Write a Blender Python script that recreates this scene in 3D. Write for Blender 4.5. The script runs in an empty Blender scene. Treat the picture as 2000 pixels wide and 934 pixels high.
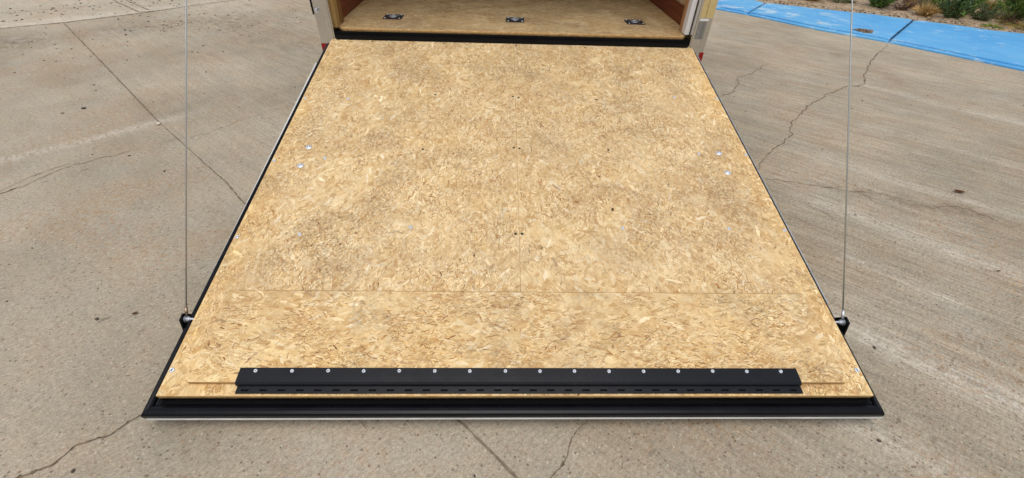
import bpy, bmesh, math, random
import numpy as np
from mathutils import Vector, Matrix, noise as mnoise
R = math.radians
random.seed(7)
rng = np.random.default_rng(11)
scn = bpy.context.scene
COL = scn.collection

# ------------------------------------------------------------------ camera
cam_d = bpy.data.cameras.new("camera")
cam_d.sensor_width = 36.0
cam_d.lens = 856.24 / 2000.0 * 36.0
cam_d.clip_start = 0.02
cam_d.clip_end = 400
cam = bpy.data.objects.new("camera", cam_d)
COL.objects.link(cam)
_r = Vector((0.99945183, -0.01750217, 0.02810182))
_u = Vector((-0.01065152, 0.63370263, 0.77350341))
_b = Vector((-0.03134619, -0.77337872, 0.63316883))
mw = Matrix((_r, _u, _b)).transposed().to_4x4()
mw.translation = Vector((-0.07723, -2.63176, 1.21562))
cam.matrix_world = mw
scn.camera = cam

# ------------------------------------------------------------------ light
SUN_EL, SUN_AZ = R(77), R(190)          # azimuth clockwise from +Y
world = bpy.data.worlds.new("World")
scn.world = world
world.use_nodes = True
wn = world.node_tree
bg = wn.nodes["Background"]
sky = wn.nodes.new("ShaderNodeTexSky")
sky.sky_type = 'NISHITA'
sky.sun_disc = False
sky.sun_elevation = SUN_EL
sky.sun_rotation = SUN_AZ
sky.air_density = 1.0
sky.dust_density = 3.0
hs = wn.nodes.new("ShaderNodeHueSaturation")
hs.inputs['Saturation'].default_value = 0.35      # thin high cloud greys the sky
wn.links.new(sky.outputs[0], hs.inputs['Color'])
wn.links.new(hs.outputs[0], bg.inputs[0])
bg.inputs[1].default_value = 0.15
sun_d = bpy.data.lights.new("sun", 'SUN')
sun_d.energy = 1.0
sun_d.angle = R(45)
sun_d.color = (1.0, 0.95, 0.87)
sun = bpy.data.objects.new("sun", sun_d)
COL.objects.link(sun)
sdir = Vector((math.sin(SUN_AZ) * math.cos(SUN_EL), math.cos(SUN_AZ) * math.cos(SUN_EL), math.sin(SUN_EL)))
sun.rotation_euler = (-sdir).to_track_quat('-Z', 'Y').to_euler()
vs = scn.view_settings
vs.view_transform = 'Standard'
vs.look = 'None'
vs.gamma = 1
vs.use_curve_mapping = False
vs.exposure = 0.05

# ------------------------------------------------------------------ node helpers
def lin(r, g, b):
    f = lambda c: ((c / 255) / 12.92) if c / 255 <= 0.04045 else (((c / 255) + 0.055) / 1.055) ** 2.4
    return (f(r), f(g), f(b), 1)

class G:
    """small helper for writing node graphs"""
    def __init__(s, name, rough=0.7, metal=0.0, spec=0.5):
        s.m = bpy.data.materials.new(name)
        s.m.use_nodes = True
        s.t = s.m.node_tree
        s.b = s.t.nodes["Principled BSDF"]
        s.b.inputs['Roughness'].default_value = rough
        s.b.inputs['Metallic'].default_value = metal
        s.b.inputs['Specular IOR Level'].default_value = spec
        s.tc = None
    def n(s, typ, **kw):
        nd = s.t.nodes.new(typ)
        for k, v in kw.items():
            setattr(nd, k, v)
        return nd
    def put(s, sock, v):
        if isinstance(v, bpy.types.NodeSocket):
            s.t.links.new(v, sock)
        elif v is not None:
            sock.default_value = v
    def obj(s):
        if not s.tc:
            s.tc = s.n("ShaderNodeTexCoord")
        return s.tc.outputs['Object']
    def map(s, v, scale=(1, 1, 1), rot=(0, 0, 0), loc=(0, 0, 0)):
        m = s.n("ShaderNodeMapping")
        s.put(m.inputs['Vector'], v)
        m.inputs['Scale'].default_value = scale
        m.inputs['Rotation'].default_value = rot
        m.inputs['Location'].default_value = loc
        return m.outputs[0]
    def turn(s, v, ang, scale, loc=(0, 0, 0)):
        """rotate about z, then scale"""
        return s.map(s.map(v, rot=(0, 0, ang), loc=loc), scale=scale)
    def noise(s, v, scale, detail=3, rough=0.5, dist=0.0, col=False):
        t = s.n("ShaderNodeTexNoise")
        s.put(t.inputs['Vector'], v)
        t.inputs['Scale'].default_value = scale
        t.inputs['Detail'].default_value = detail
        t.inputs['Roughness'].default_value = rough
        t.inputs['Distortion'].default_value = dist
        return t.outputs['Color' if col else 'Fac']
    def voro(s, v, scale, feature='F1', rand=1.0):
        t = s.n("ShaderNodeTexVoronoi", feature=feature)
        s.put(t.inputs['Vector'], v)
        t.inputs['Scale'].default_value = scale
        t.inputs['Randomness'].default_value = rand
        return t.outputs
    def ramp(s, f, a, b, lo=0.0, hi=1.0):
        m = s.n("ShaderNodeMapRange")
        s.put(m.inputs[0], f)
        for i, x in enumerate((a, b, lo, hi)):
            s.put(m.inputs[1 + i], x)
        return m.outputs[0]
    def math(s, op, a, b=0.0, c=0.0):
        m = s.n("ShaderNodeMath", operation=op)
        s.put(m.inputs[0], a); s.put(m.inputs[1], b); s.put(m.inputs[2], c)
        return m.outputs[0]
    def mix(s, f, a, b, mode='MIX'):
        m = s.n("ShaderNodeMix", data_type='RGBA', blend_type=mode)
        s.put(m.inputs[0], f); s.put(m.inputs[6], a); s.put(m.inputs[7], b)
        return m.outputs[2]
    def attr(s, name, fac=False):
        a = s.n("ShaderNodeAttribute", attribute_name=name)
        return a.outputs['Fac' if fac else 'Color']
    def sep(s, v):
        m = s.n("ShaderNodeSeparateXYZ"); s.put(m.inputs[0], v)
        return m.outputs
    def color(s, c): s.put(s.b.inputs['Base Color'], c); return s
    def rough(s, c): s.put(s.b.inputs['Roughness'], c); return s
    def bump(s, h, strength=0.3, dist=0.002):
        b = s.n("ShaderNodeBump")
        b.inputs['Strength'].default_value = strength
        b.inputs['Distance'].default_value = dist
        s.put(b.inputs['Height'], h)
        s.put(s.b.inputs['Normal'], b.outputs[0])
        return s

# ------------------------------------------------------------------ materials
def concrete_mat():
    g = G("concrete", rough=0.9, spec=0.25)
    P = g.obj()
    xyz = g.sep(P)
    x, y = xyz[0], xyz[1]
    # broom finish belongs to the slab right of the long joint; open worn aggregate left of it
    side = g.math('ADD', x, y)
    right = g.ramp(g.math('ADD', side, g.math('MULTIPLY', g.noise(P, 1.3, 2), 1.2)), -2.2, 0.6)
    A = lin(181, 170, 151); B = lin(154, 144, 126)
    c = g.mix(g.ramp(g.noise(P, 1.1, 4, 0.6), 0.35, 0.65), A, B)
    c = g.mix(g.ramp(g.noise(P, 5.5, 4, 0.6), 0.4, 0.72, 0, 0.55), c, lin(178, 161, 137))
    c = g.mix(g.ramp(g.noise(P, 2.3, 5, 0.65), 0.52, 0.75, 0, 0.5), c, lin(176, 172, 162))
    # broom lines
    bl = g.turn(P, R(40), (5, 130, 1))
    bn = g.noise(bl, 1.0, 4, 0.7)
    bl2 = g.turn(P, R(41), (1.3, 22, 1))
    bn2 = g.noise(bl2, 1.0, 3, 0.6)
    br = g.math('MULTIPLY', g.ramp(bn, 0.3, 0.7, -1, 1), g.math('ADD', g.math('MULTIPLY', right, 0.9), 0.12))
    br2 = g.math('MULTIPLY', g.ramp(bn2, 0.3, 0.7, -1, 1), g.math('ADD', g.math('MULTIPLY', right, 0.8), 0.2))
    # dirty blotches and pale bloom
    warm = g.ramp(g.noise(g.turn(P, R(40), (0.8, 2.0, 1)), 1.0, 5, 0.65), 0.5, 0.7, 0, 0.45)
    c = g.mix(warm, c, lin(158, 138, 110))
    st = g.attr("stain")
    s3 = g.n("ShaderNodeSeparateColor"); g.put(s3.inputs[0], st)
    rag = g.ramp(g.noise(g.turn(P, R(40), (14, 45, 1)), 1.0, 4, 0.7), 0.36, 0.62)
    c = g.mix(g.math('MULTIPLY', s3.outputs[0], g.math('MULTIPLY', rag, 0.95)), c, lin(212, 205, 192))
    rag2 = g.ramp(g.noise(P, 16, 5, 0.75), 0.4, 0.62)
    c = g.mix(g.math('MULTIPLY', s3.outputs[1], g.math('MULTIPLY', rag2, 0.85)), c, lin(104, 88, 66))
    c = g.mix(g.math('MULTIPLY', s3.outputs[2], g.ramp(g.noise(P, 9, 5, 0.7), 0.3, 0.55, 0.3, 0.9)), c, lin(212, 202, 184))
    ob = g.math('MULTIPLY', g.ramp(g.noise(g.map(P, loc=(4, 9, 0)), 1.6, 3, .6), .5, .62), g.ramp(g.noise(P, 38, 4, .75), .48, .62, 0, .6))
    c = g.mix(ob, c, lin(172, 138, 104))
    # sand grain, coarse grit, pale and dark aggregate
    gr = g.noise(P, 230, 3, 0.8)
    gr2 = g.noise(g.turn(P, R(-42), (55, 105, 80)), 1.0, 4, 0.75)
    val = g.math('ADD', g.ramp(gr, 0.3, 0.7, -0.34, 0.34), g.ramp(gr2, 0.3, 0.7, -0.26, 0.26))
    val = g.math('ADD', val, g.math('MULTIPLY', br, 0.30))
    val = g.math('ADD', val, g.math('MULTIPLY', br2, 0.12))
    val = g.math('ADD', val, 1.0)
    vv = g.n("ShaderNodeCombineXYZ")
    for i in range(3): g.put(vv.inputs[i], val)
    c = g.mix(1.0, c, vv.outputs[0], 'MULTIPLY')
    v = g.voro(P, 95)
    cell = g.sep(v['Color'])
    dot = g.ramp(v['Distance'], 0.2, 0.42, 1, 0)
    pale = g.math('MULTIPLY', dot, g.ramp(cell[0], 0.86, 0.9))
    dark = g.math('MULTIPLY', dot, g.ramp(cell[1], 0.86, 0.9))
    red = g.math('MULTIPLY', dot, g.ramp(cell[2], 0.93, 0.95))
    c = g.mix(g.math('MULTIPLY', pale, 0.45), c, lin(218, 208, 192))
    c = g.mix(g.math('MULTIPLY', dark, 0.75), c, lin(92, 80, 66))
    c = g.mix(g.math('MULTIPLY', red, 0.45), c, lin(160, 118, 88))
    # worn open pits, elongated
    vp = g.voro(g.turn(g.mix(0.02, P, g.noise(P, 30, 2, col=True)), R(-42), (13, 38, 20)), 1.0)
    pc = g.sep(vp['Color'])
    pit = g.math('MULTIPLY', g.ramp(vp['Distance'], 0.10, 0.26, 1, 0), g.ramp(pc[0], 0.86, 0.92))
    pit = g.math('MULTIPLY', pit, g.ramp(g.noise(P, 2.1, 3, .6), .40, .60, .1, .9))
    c = g.mix(g.math('MULTIPLY', pit, 0.55), c, lin(88, 72, 54))
    vq = g.voro(g.turn(P, R(36), (22, 70, 20)), 1.0)
    qc = g.sep(vq['Color'])
    pit2 = g.math('MULTIPLY', g.ramp(vq['Distance'], 0.12, 0.3, 1, 0), g.ramp(qc[0], 0.9, 0.94))
    c = g.mix(g.math('MULTIPLY', pit2, g.math('ADD', 0.15, g.math('MULTIPLY', right, 0.4))), c, lin(100, 84, 64))
    g.color(c)
    h = g.math('ADD', g.math('MULTIPLY', gr, 0.6), g.math('MULTIPLY', gr2, 0.7))
    h = g.math('ADD', h, g.math('MULTIPLY', br, 0.22))
    h = g.math('SUBTRACT', h, g.math('MULTIPLY', pit, 1.2))
    g.bump(h, 0.8, 0.005)
    return g.m

def soil_mat():
    g = G("soil", rough=0.95, spec=0.2)
    P = g.obj()
    c = g.mix(g.ramp(g.noise(P, 2.5, 5, 0.6), 0.35, 0.65), lin(198, 176, 150), lin(160, 138, 112))
    c = g.mix(g.ramp(g.noise(P, 30, 5, 0.7), 0.45, 0.75), c, lin(198, 178, 154))
    v = g.voro(P, 70); cell = g.sep(v['Color'])
    c = g.mix(g.math('MULTIPLY', g.ramp(v['Distance'], .25, .5, 1, 0), g.ramp(cell[0], .7, .8, 0, .7)), c, lin(214, 200, 182))
    c = g.mix(g.math('MULTIPLY', g.ramp(v['Distance'], .25, .5, 1, 0), g.ramp(cell[1], .7, .8, 0, .7)), c, lin(84, 64, 46))
    g.color(c); g.bump(g.noise(P, 45, 5, .7), 0.9, 0.03)
    return g.m

def blue_mat():
    g = G("blue_paint", rough=0.6, spec=0.35)
    P = g.obj()
    a = R(45)
    c = g.mix(g.ramp(g.noise(g.turn(P, a, (1.2, 3.5, 1)), 1, 5, .6), .35, .65), lin(86, 169, 224), lin(58, 148, 214))
    c = g.mix(g.ramp(g.noise(g.turn(P, a, (4, 26, 1)), 1, 4, .65), .4, .75, 0, .55), c, lin(122, 180, 218))
    scuff = g.ramp(g.noise(g.turn(P, a, (4.5, 7.5, 1), loc=(3, 1, 0)), 1, 5, .65), .58, .66, 0, .8)
    c = g.mix(scuff, c, lin(176, 204, 226))
    bw = g.math('MULTIPLY', g.ramp(g.noise(g.map(P, loc=(8, 3, 0)), 4.2, 6, .72), .53, .62, 0, .9), g.ramp(g.sep(P)[0], 4.3, 3.7))
    c = g.mix(bw, c, lin(184, 204, 216))
    c = g.mix(g.ramp(g.noise(g.map(P, loc=(1, 2, 0)), 1.2, 3, .5), .4, .7, 0, .45), c, lin(118, 186, 222))
    chip = g.ramp(g.noise(g.map(P, loc=(5, 2, 0)), 5.5, 5, .7), .66, .70, 0, .8)
    c = g.mix(chip, c, lin(188, 182, 172))
    dirt = g.ramp(g.noise(P, 60, 4, .7), .62, .75, 0, .5)
    c = g.mix(dirt, c, lin(74, 120, 168))
    g.color(c); g.bump(g.noise(P, 90, 4, .6), .5, .004)
    return g.m

def osb_mat():
    """every strand carries its own tone; grain runs along each strand"""
    g = G("strand_board", rough=0.62, spec=0.3)
    P = g.obj()
    col = g.attr("tone")
    gv = g.attr("grain")
    gn = g.noise(g.map(gv, scale=(28, 420, 50)), 1.0, 4, 0.65)
    v = g.ramp(gn, .28, .72, .84, 1.15)
    fine = g.noise(P, 260, 3, .7)
    v = g.math('MULTIPLY', v, g.ramp(fine, .3, .7, .92, 1.07))
    vv = g.n("ShaderNodeCombineXYZ")
    for i in range(3): g.put(vv.inputs[i], v)
    c = g.mix(1.0, col, vv.outputs[0], 'MULTIPLY')
    # handling dirt and boot dust, greyer in blotches
    mo = g.math('MULTIPLY', g.ramp(g.noise(P, 7.0, 6, .74), .48, .66, 0, .62), g.ramp(g.noise(P, 75, 4, .75), .38, .62, .25, 1))
    c = g.mix(mo, c, lin(186, 146, 98))
    mo2 = g.ramp(g.noise(g.map(P, loc=(2, 6, 3)), 2.6, 4, .6), .42, .66, 0, .18)
    c = g.mix(mo2, c, lin(196, 158, 108))
    st = g.math('MULTIPLY', g.ramp(g.noise(g.map(P, loc=(1, 8, 2)), 3.6, 4, .65), .50, .64), g.ramp(g.noise(P, 100, 4, .85), .46, .58, 0, .62))
    c = g.mix(st, c, lin(116, 94, 72))
    bro = g.ramp(g.noise(g.map(P, loc=(11, 4, 2)), 1.7, 4, .6), .42, .62, 0, .13)
    c = g.mix(bro, c, lin(168, 140, 108))
    pl = g.math('MULTIPLY', g.ramp(g.noise(g.map(P, loc=(9, 1, 4)), 12, 4, .6), .55, .70, 0, .55), g.ramp(g.noise(P, 50, 3, .7), .35, .6, .3, 1))
    c = g.mix(pl, c, lin(234, 214, 174))
    xy = g.sep(P)
    edge = g.math('MAXIMUM', g.ramp(g.math('ABSOLUTE', xy[0]), .88, .99), g.ramp(xy[1], -1.55, -1.95))
    c = g.mix(g.math('MULTIPLY', edge, g.ramp(g.noise(P, 5, 3, .6), .35, .6, .4, 1)), c, g.mix(1.0, c, (1.05, .99, .84, 1), 'MULTIPLY'))
    d = g.ramp(g.noise(P, 2.2, 5, .68), .48, .70, 0, .42)
    d2 = g.ramp(g.noise(P, 28, 4, .75), .42, .66)
    c = g.mix(g.math('MULTIPLY', d, d2), c, lin(140, 120, 98))
    w = g.ramp(g.noise(g.map(P, loc=(7, 3, 1)), 3.1, 4, .6), .5, .72, 0, .22)
    c = g.mix(w, c, lin(232, 210, 168))
    g.color(c)
    g.rough(g.ramp(gn, .2, .8, .5, .75))
    g.bump(gn, .25, .001)
    return g.m

def simple(name, rgb, rough=.6, metal=0, spec=.5, var=.12, sc=30, bump=0.0, coat=0):
    g = G(name, rough, metal, spec)
    P = g.obj()
    n = g.noise(P, sc, 4, .6)
    v = g.ramp(n, .3, .7, 1 - var, 1 + var)
    vv = g.n("ShaderNodeCombineXYZ")
    for i in range(3): g.put(vv.inputs[i], v)
    g.color(g.mix(1.0, rgb, vv.outputs[0], 'MULTIPLY'))
    g.rough(g.ramp(n, .3, .7, max(0.02, rough - .07), rough + .07))
    if bump: g.bump(n, bump, .002)
    if coat: g.b.inputs['Coat Weight'].default_value = coat
    return g.m

def pine(name, a, b, axis=2, rough=.6):
    g = G(name, rough, 0, .3)
    P = g.obj()
    s = [30, 30, 30]; s[axis] = 1.6
    n = g.noise(g.map(P, scale=tuple(s)), 1.5, 4, .6, dist=.6)
    s2 = [260, 260, 260]; s2[axis] = 8
    n2 = g.noise(g.map(P, scale=tuple(s2)), 1, 3, .6)
    c = g.mix(g.ramp(n, .35, .65), a, b)
    c = g.mix(g.ramp(n2, .4, .7, 0, .35), c, (b[0] * .6, b[1] * .55, b[2] * .5, 1))
    g.color(c); g.bump(n2, .2, .001)
    return g.m

def edge_mat():
    g = G("strand_board_edge", .75, 0, .2)
    P = g.obj()
    n = g.noise(g.map(P, scale=(25, 25, 330)), 1, 4, .7)
    n2 = g.noise(g.map(P, scale=(60, 60, 60)), 1, 3, .7)
    c = g.mix(g.ramp(n, .35, .65), lin(226, 190, 132), lin(178, 136, 84))
    c = g.mix(g.ramp(n2, .45, .7, 0, .5), c, lin(120, 84, 46))
    g.color(c); g.bump(n, .6, .003)
    return g.m

def leaf_mat(name):
    g = G(name, .65, 0, .25)
    P = g.obj()
    g.color(g.mix(g.ramp(g.noise(P, 9, 3, .6), .3, .7, 0, .5), g.attr("tone"), g.mix(1.0, g.attr("tone"), (.6, .62, .5, 1), 'MULTIPLY')))
    return g.m

def dusty(name):
    g = G(name, .38, 0, .20)
    P = g.obj()
    d = g.math('MULTIPLY', g.ramp(g.noise(P, 4, 4, .6), .42, .7), g.ramp(g.noise(P, 160, 4, .8), .45, .75, 0, .5))
    sc = g.ramp(g.noise(g.turn(P, R(25), (6, 240, 40)), 1, 3, .6), .66, .74, 0, .25)
    c = g.mix(d, (.008, .009, .0125, 1), (.06, .058, .055, 1))
    c = g.mix(sc, c, (.07, .07, .072, 1))
    g.color(c); g.rough(g.ramp(g.noise(P, 18, 4, .6), .3, .7, .28, .46))
    return g.m

M = dict(
    concrete=concrete_mat(), soil=soil_mat(), blue=blue_mat(), osb=osb_mat(), osb_edge=edge_mat(), leaf=leaf_mat("plant_matter"),
    black=simple("black_powder_coat", (.005, .0052, .006, 1), .36, 0, .16, .25, 8),
    rubber=simple("black_rubber_seal", (.004, .0045, .0065, 1), .24, 0, .17, .3, 12),
    hinge=dusty("black_hinge_steel"),
    alu=simple("aluminium_trim", (.78, .78, .77, 1), .30, 1.0, .5, .06, 20),
    lip=simple('white_lip', (.50, .49, .46, 1), .45, 0, .4, .15, 12),
    skin=simple("white_aluminium_skin", (.72, .72, .70, 1), .35, 0, .5, .04, 6),
    polish=simple("polished_steel", (.66, .65, .63, 1), .16, 1.0, .5, .08, 5),
    zinc=simple("zinc_plated_steel", (.72, .76, .82, 1), .42, .7, .5, .12, 200),
    galv=simple("galvanised_cable", (.42, .44, .44, 1), .42, .8, .5, .15, 400),
    brass=simple("copper_ferrule", (.42, .30, .22, 1), .35, .9, .5, .15, 100),
    darkmetal=simple("dark_steel_pan", (.09, .095, .105, 1), .28, .8, .5, .3, 60),
    refl_cream=simple('cream_reflection', (.66, .52, .24, 1), .34, .15, .5, .10, 14),  # yellowish reflection on the post, put into the colour
    refl_grey=simple('grey_reflection', (.30, .30, .29, 1), .35, .6, .5, .12, 30),  # grey patch of the post's reflection, put into the colour
    seam_edge=simple('seam_shadow_edge', lin(158, 122, 80), .9, 0, .1, .6, 45),  # brown of a cut edge, doubling as the seam's shadow line
    recess=simple("black_recess", (.004, .004, .0045, 1), .9, 0, .1, .2, 20),
    dark_hole=simple("dark_screw_head", (.05, .048, .045, 1), .5, .3, .5, .2, 200),
    kick=pine("red_brown_plywood", lin(134, 72, 44), lin(106, 54, 33), 1, .55),
    pine=pine("pale_pine", lin(182, 152, 98), lin(158, 126, 76), 2),
    stud=pine("pink_pine", lin(206, 158, 116), lin(180, 128, 90), 2),
    browned=pine("brown_pine", lin(148, 112, 64), lin(122, 88, 48), 2),
    white=simple("white_paint", (.80, .80, .81, 1), .4, 0, .5, .03, 8),
    red=simple("red_reflective_tape", (.34, .008, .008, 1), .35, 0, .4, .15, 60),
    tapewhite=simple("white_reflective_tape", (.8, .8, .78, 1), .25, 0, .6, .05, 60),
    crack=simple("crack_shadow_grit", lin(112, 98, 81), .95, 0, .1, .5, 60, .6),
    jointm=simple("joint_grit", lin(128, 115, 98), .95, 0, .1, .35, 40, .6),
    stone=simple("grey_pebble", lin(86, 78, 68), .85, 0, .3, .3, 90, .4),
    palestone=simple("pale_pebble", lin(204, 192, 174), .85, 0, .3, .2, 90, .4),
    deadleaf=simple("dead_leaf", lin(120, 78, 46), .8, 0, .3, .35, 60, .3),
    sand=simple("clumped_sandy_dirt", lin(140, 116, 92), .95, 0, .2, .4, 60, .8),
    twig=simple("dark_twig_bark", lin(58, 44, 36), .9, 0, .2, .3, 60, .3),
    tyre=simple("tyre_rubber", (.02, .02, .02, 1), .8, 0, .3, .2, 20),
    rim=simple("wheel_steel", (.7, .7, .7, 1), .3, .8, .5, .05, 20),
)

# ------------------------------------------------------------------ mesh helpers
def link(name, me, mats, parent=None, loc=(0, 0, 0), rot=(0, 0, 0)):
    o = bpy.data.objects.new(name, me)
    COL.objects.link(o)
    for m in (mats if isinstance(mats, (list, tuple)) else [mats]):
        me.materials.append(m)
    o.location = loc; o.rotation_euler = rot
    if parent: o.parent = parent
    return o

def tag(o, label=None, cat=None, group=None, kind=None):
    if label: o['label'] = label
    if cat: o['category'] = cat
    if group: o['group'] = group
    if kind: o['kind'] = kind
    return o

def empty(name, loc=(0, 0, 0), rot=(0, 0, 0)):
    o = bpy.data.objects.new(name, None)
    COL.objects.link(o); o.location = loc; o.rotation_euler = rot
    o.empty_display_size = .1
    return o

def fin(bm, name, smooth=False):
    bmesh.ops.recalc_face_normals(bm, faces=bm.faces)
    me = bpy.data.meshes.new(name)
    bm.to_mesh(me); bm.free()
    if smooth:
        for p in me.polygons: p.use_smooth = True
    return me

def box(bm, x0, x1, y0, y1, z0, z1, bev=0.0, mi=0):
    b2 = bmesh.new()
    bmesh.ops.create_cube(b2, size=1)
    for v in b2.verts:
        v.co = Vector(((x0 + x1) / 2 + v.co.x * (x1 - x0), (y0 + y1) / 2 + v.co.y * (y1 - y0), (z0 + z1) / 2 + v.co.z * (z1 - z0)))
    if bev: bmesh.ops.bevel(b2, geom=b2.edges[:], offset=bev, segments=2, affect='EDGES')
    for f in b2.faces: f.material_index = mi
    t = bpy.data.meshes.new("t"); b2.to_mesh(t); b2.free(); bm.from_mesh(t); bpy.data.meshes.remove(t)

def boxo(name, x0, x1, y0, y1, z0, z1, mat, parent=None, bev=0.0):
    bm = bmesh.new(); box(bm, x0, x1, y0, y1, z0, z1, bev)
    return link(name, fin(bm, name), mat, parent)

def lathe(bm, prof, seg=20, mtx=None):
    """profile of (radius, z) turned about z"""
    rings = []
    for r, z in prof:
        if r < 1e-6: rings.append([bm.verts.new((0, 0, z))])
        else: rings.append([bm.verts.new((r * math.cos(2 * math.pi * i / seg), r * math.sin(2 * math.pi * i / seg), z)) for i in range(seg)])
    for a, b in zip(rings, rings[1:]):
        for i in range(seg):
            j = (i + 1) % seg
            if len(a) == 1 and len(b) == 1: continue
            if len(a) == 1: bm.faces.new((a[0], b[i], b[j]))
            elif len(b) == 1: bm.faces.new((a[i], a[j], b[0]))
            else: bm.faces.new((a[i], a[j], b[j], b[i]))
    if mtx: bmesh.ops.transform(bm, matrix=mtx, verts=[v for r in rings for v in r])

def tube(bm, pts, rad, seg=8, close=False):
    pts = [Vector(p) for p in pts]
    n = len(pts); rings = []
    rads = rad if isinstance(rad, (list, tuple)) else [rad] * n
    for i, p in enumerate(pts):
        if close: t = pts[(i + 1) % n] - pts[i - 1]
        else: t = pts[min(i + 1, n - 1)] - pts[max(i - 1, 0)]
        t.normalize()
        a = Vector((0, 0, 1)) if abs(t.z) < .9 else Vector((1, 0, 0))
        u = t.cross(a).normalized(); w = t.cross(u)
        rings.append([bm.verts.new(p + (u * math.cos(2 * math.pi * k / seg) + w * math.sin(2 * math.pi * k / seg)) * rads[i]) for k in range(seg)])
    m = n if close else n - 1
    for i in range(m):
        a, b = rings[i], rings[(i + 1) % n]
        for k in range(seg):
            l = (k + 1) % seg
            bm.faces.new((a[k], a[l], b[l], b[k]))
    if not close:
        bm.faces.new(rings[0]); bm.faces.new(rings[-1][::-1])

# ------------------------------------------------------------------ strand board panels
PAL = np.array([lin(*c)[:3] for c in [(229, 199, 148), (223, 191, 138), (232, 205, 156), (212, 178, 124), (237, 212, 165),
                                      (225, 194, 143), (202, 164, 110), (230, 201, 151), (216, 182, 129), (240, 216, 172)]])
DARK = np.array([lin(*c)[:3] for c in [(160, 112, 62), (142, 96, 52), (178, 130, 76), (126, 82, 44), (168, 118, 66), (108, 68, 38)]])
MID = np.array([lin(*c)[:3] for c in [(196, 154, 104), (188, 142, 90), (202, 166, 120), (180, 150, 116)]])
LIGHT = np.array([lin(*c)[:3] for c in [(240, 218, 176), (236, 212, 166), (244, 226, 190)]])

def strands(x0, x1, y0, y1, z, bias, spread, dens=1.0, seed=1, tint=1.0):
    """strand polygons of a pressed board face: returns verts, faces, tones, grain coordinates.
    bias = direction most strands lie in, spread = how far they stray from it"""
    r = np.random.default_rng(seed)
    area = (x1 - x0) * (y1 - y0)
    V, T, Gc, F = [], [], [], []
    base = 0
    layers = [  # per m2, length, width, palette, z low, z high, jagged, clustering
        (2600, (.06, .10), (.022, .034), PAL, .00003, .00007, .2, 0),
        (1300, (.04, .10), (.010, .030), PAL, .00008, .00014, .25, 0),
        (2200, (.020, .06), (.004, .016), PAL, .00015, .00024, .3, 0),
        (6500, (.012, .042), (.0020, .0065), PAL, .00025, .00033, .35, 1),
        (260, (.02, .060), (.005, .014), LIGHT, .00028, .00034, .35, 0),
        (420, (.014, .050), (.0030, .010), MID, .00028, .00034, .4, 2),
        (13000, (.006, .024), (.0011, .0026), DARK, .00035, .00042, .5, 1),
        (6500, (.006, .024), (.0010, .0026), LIGHT, .00036, .00044, .5, 1),
        (800, (.009, .028), (.0012, .0030), DARK, .00045, .00049, .6, 1),
        (7, (.015, .035), (.004, .007), DARK, .00050, .00053, .6, 0),
    ]
    ph = r.uniform(0, 6.28, (10, 3)); fr = r.uniform(-1, 1, (10, 2)); fr = fr / np.hypot(fr[:, :1], fr[:, 1:]) * r.uniform(8, 42, (10, 1))
    def field(x, y):
        w = 0
        for i in range(10): w = w + np.sin(fr[i, 0] * x + fr[i, 1] * y + ph[i, 0] + 1.2 * np.sin(fr[i, 1] * .6 * x - fr[i, 0] * .5 * y + ph[i, 1]))
        return w / 10 ** .5
    for li, (per, Lr, Wr, pal, za, zb, jag, clus) in enumerate(layers):
        n = int(per * area * dens)
        cx = r.uniform(x0, x1, n); cy = r.uniform(y0, y1, n)
        if clus:                                     # fines gather in patches
            keep = r.uniform(0, 1, n) < np.clip(.58 + .48 * field(cx, cy) + .35 * field(cx * .28 + 5, cy * .28), .06, 1)
            cx, cy = cx[keep], cy[keep]; n = len(cx)
        if pal is DARK:
            keep = (cx > x0 + .008) & (cx < x1 - .008) & (cy > y0 + .008) & (cy < y1 - .008)
            cx, cy = cx[keep], cy[keep]; n = len(cx)
        L = r.uniform(*Lr, n) * .5; W = r.uniform(*Wr, n) * .5
        a = bias + r.normal(0, spread, n)
        zz = z + r.uniform(za, zb, n)
        bow = r.normal(0, .22, n) * L * (1.0 if li >= 6 else .25)
        k = 10
        us = np.array([-1, -.62, -.1, .45, .8, 1, .72, .3, -.2, -.7])
        vs_ = np.array([-.1, -.85, -1, -1, -.7, .15, .9, 1, 1, .8])
        U = us[None, :] * (1 + r.normal(0, .10, (n, k)))
        Vv = vs_[None, :] * (1 + r.normal(0, jag, (n, k)))
        pu = U * L[:, None]; pv = Vv * W[:, None] + bow[:, None] * (U ** 2)
        ca, sa = np.cos(a)[:, None], np.sin(a)[:, None]
        X = cx[:, None] + pu * ca - pv * sa
        Y = cy[:, None] + pu * sa + pv * ca
        X = np.clip(X, x0 + .0004, x1 - .0004); Y = np.clip(Y, y0 + .0004, y1 - .0004)
        Z = np.repeat(zz[:, None], k, 1)
        V.append(np.stack([X, Y, Z], -1).reshape(-1, 3))
        ci = r.integers(0, len(pal), n)
        tone = pal[ci] * np.exp(r.normal(0, .045 if pal is PAL else .10, n))[:, None]
        if pal is PAL and li == 3: tone *= np.exp(r.normal(-.02, .12, n))[:, None]
        if pal is DARK and li == 6:                 # many faint, some strong
            q = r.uniform(.25, 1, n)[:, None]
            tone = tone * q + PAL[r.integers(0, len(PAL), n)] * (1 - q)
        if li >= 8: tone *= np.array([1.0, .86, .72])
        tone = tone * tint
        T.append(np.repeat(tone, k, 0))
        off = r.uniform(0, 40, (n, 1))
        Gc.append(np.stack([pu + off, pv + off * .37, np.repeat(off, k, 1)], -1).reshape(-1, 3))
        F.append(np.arange(base, base + n * k).reshape(n, k)); base += n * k
    return np.concatenate(V), np.concatenate(F), np.concatenate(T), np.concatenate(Gc)

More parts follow.
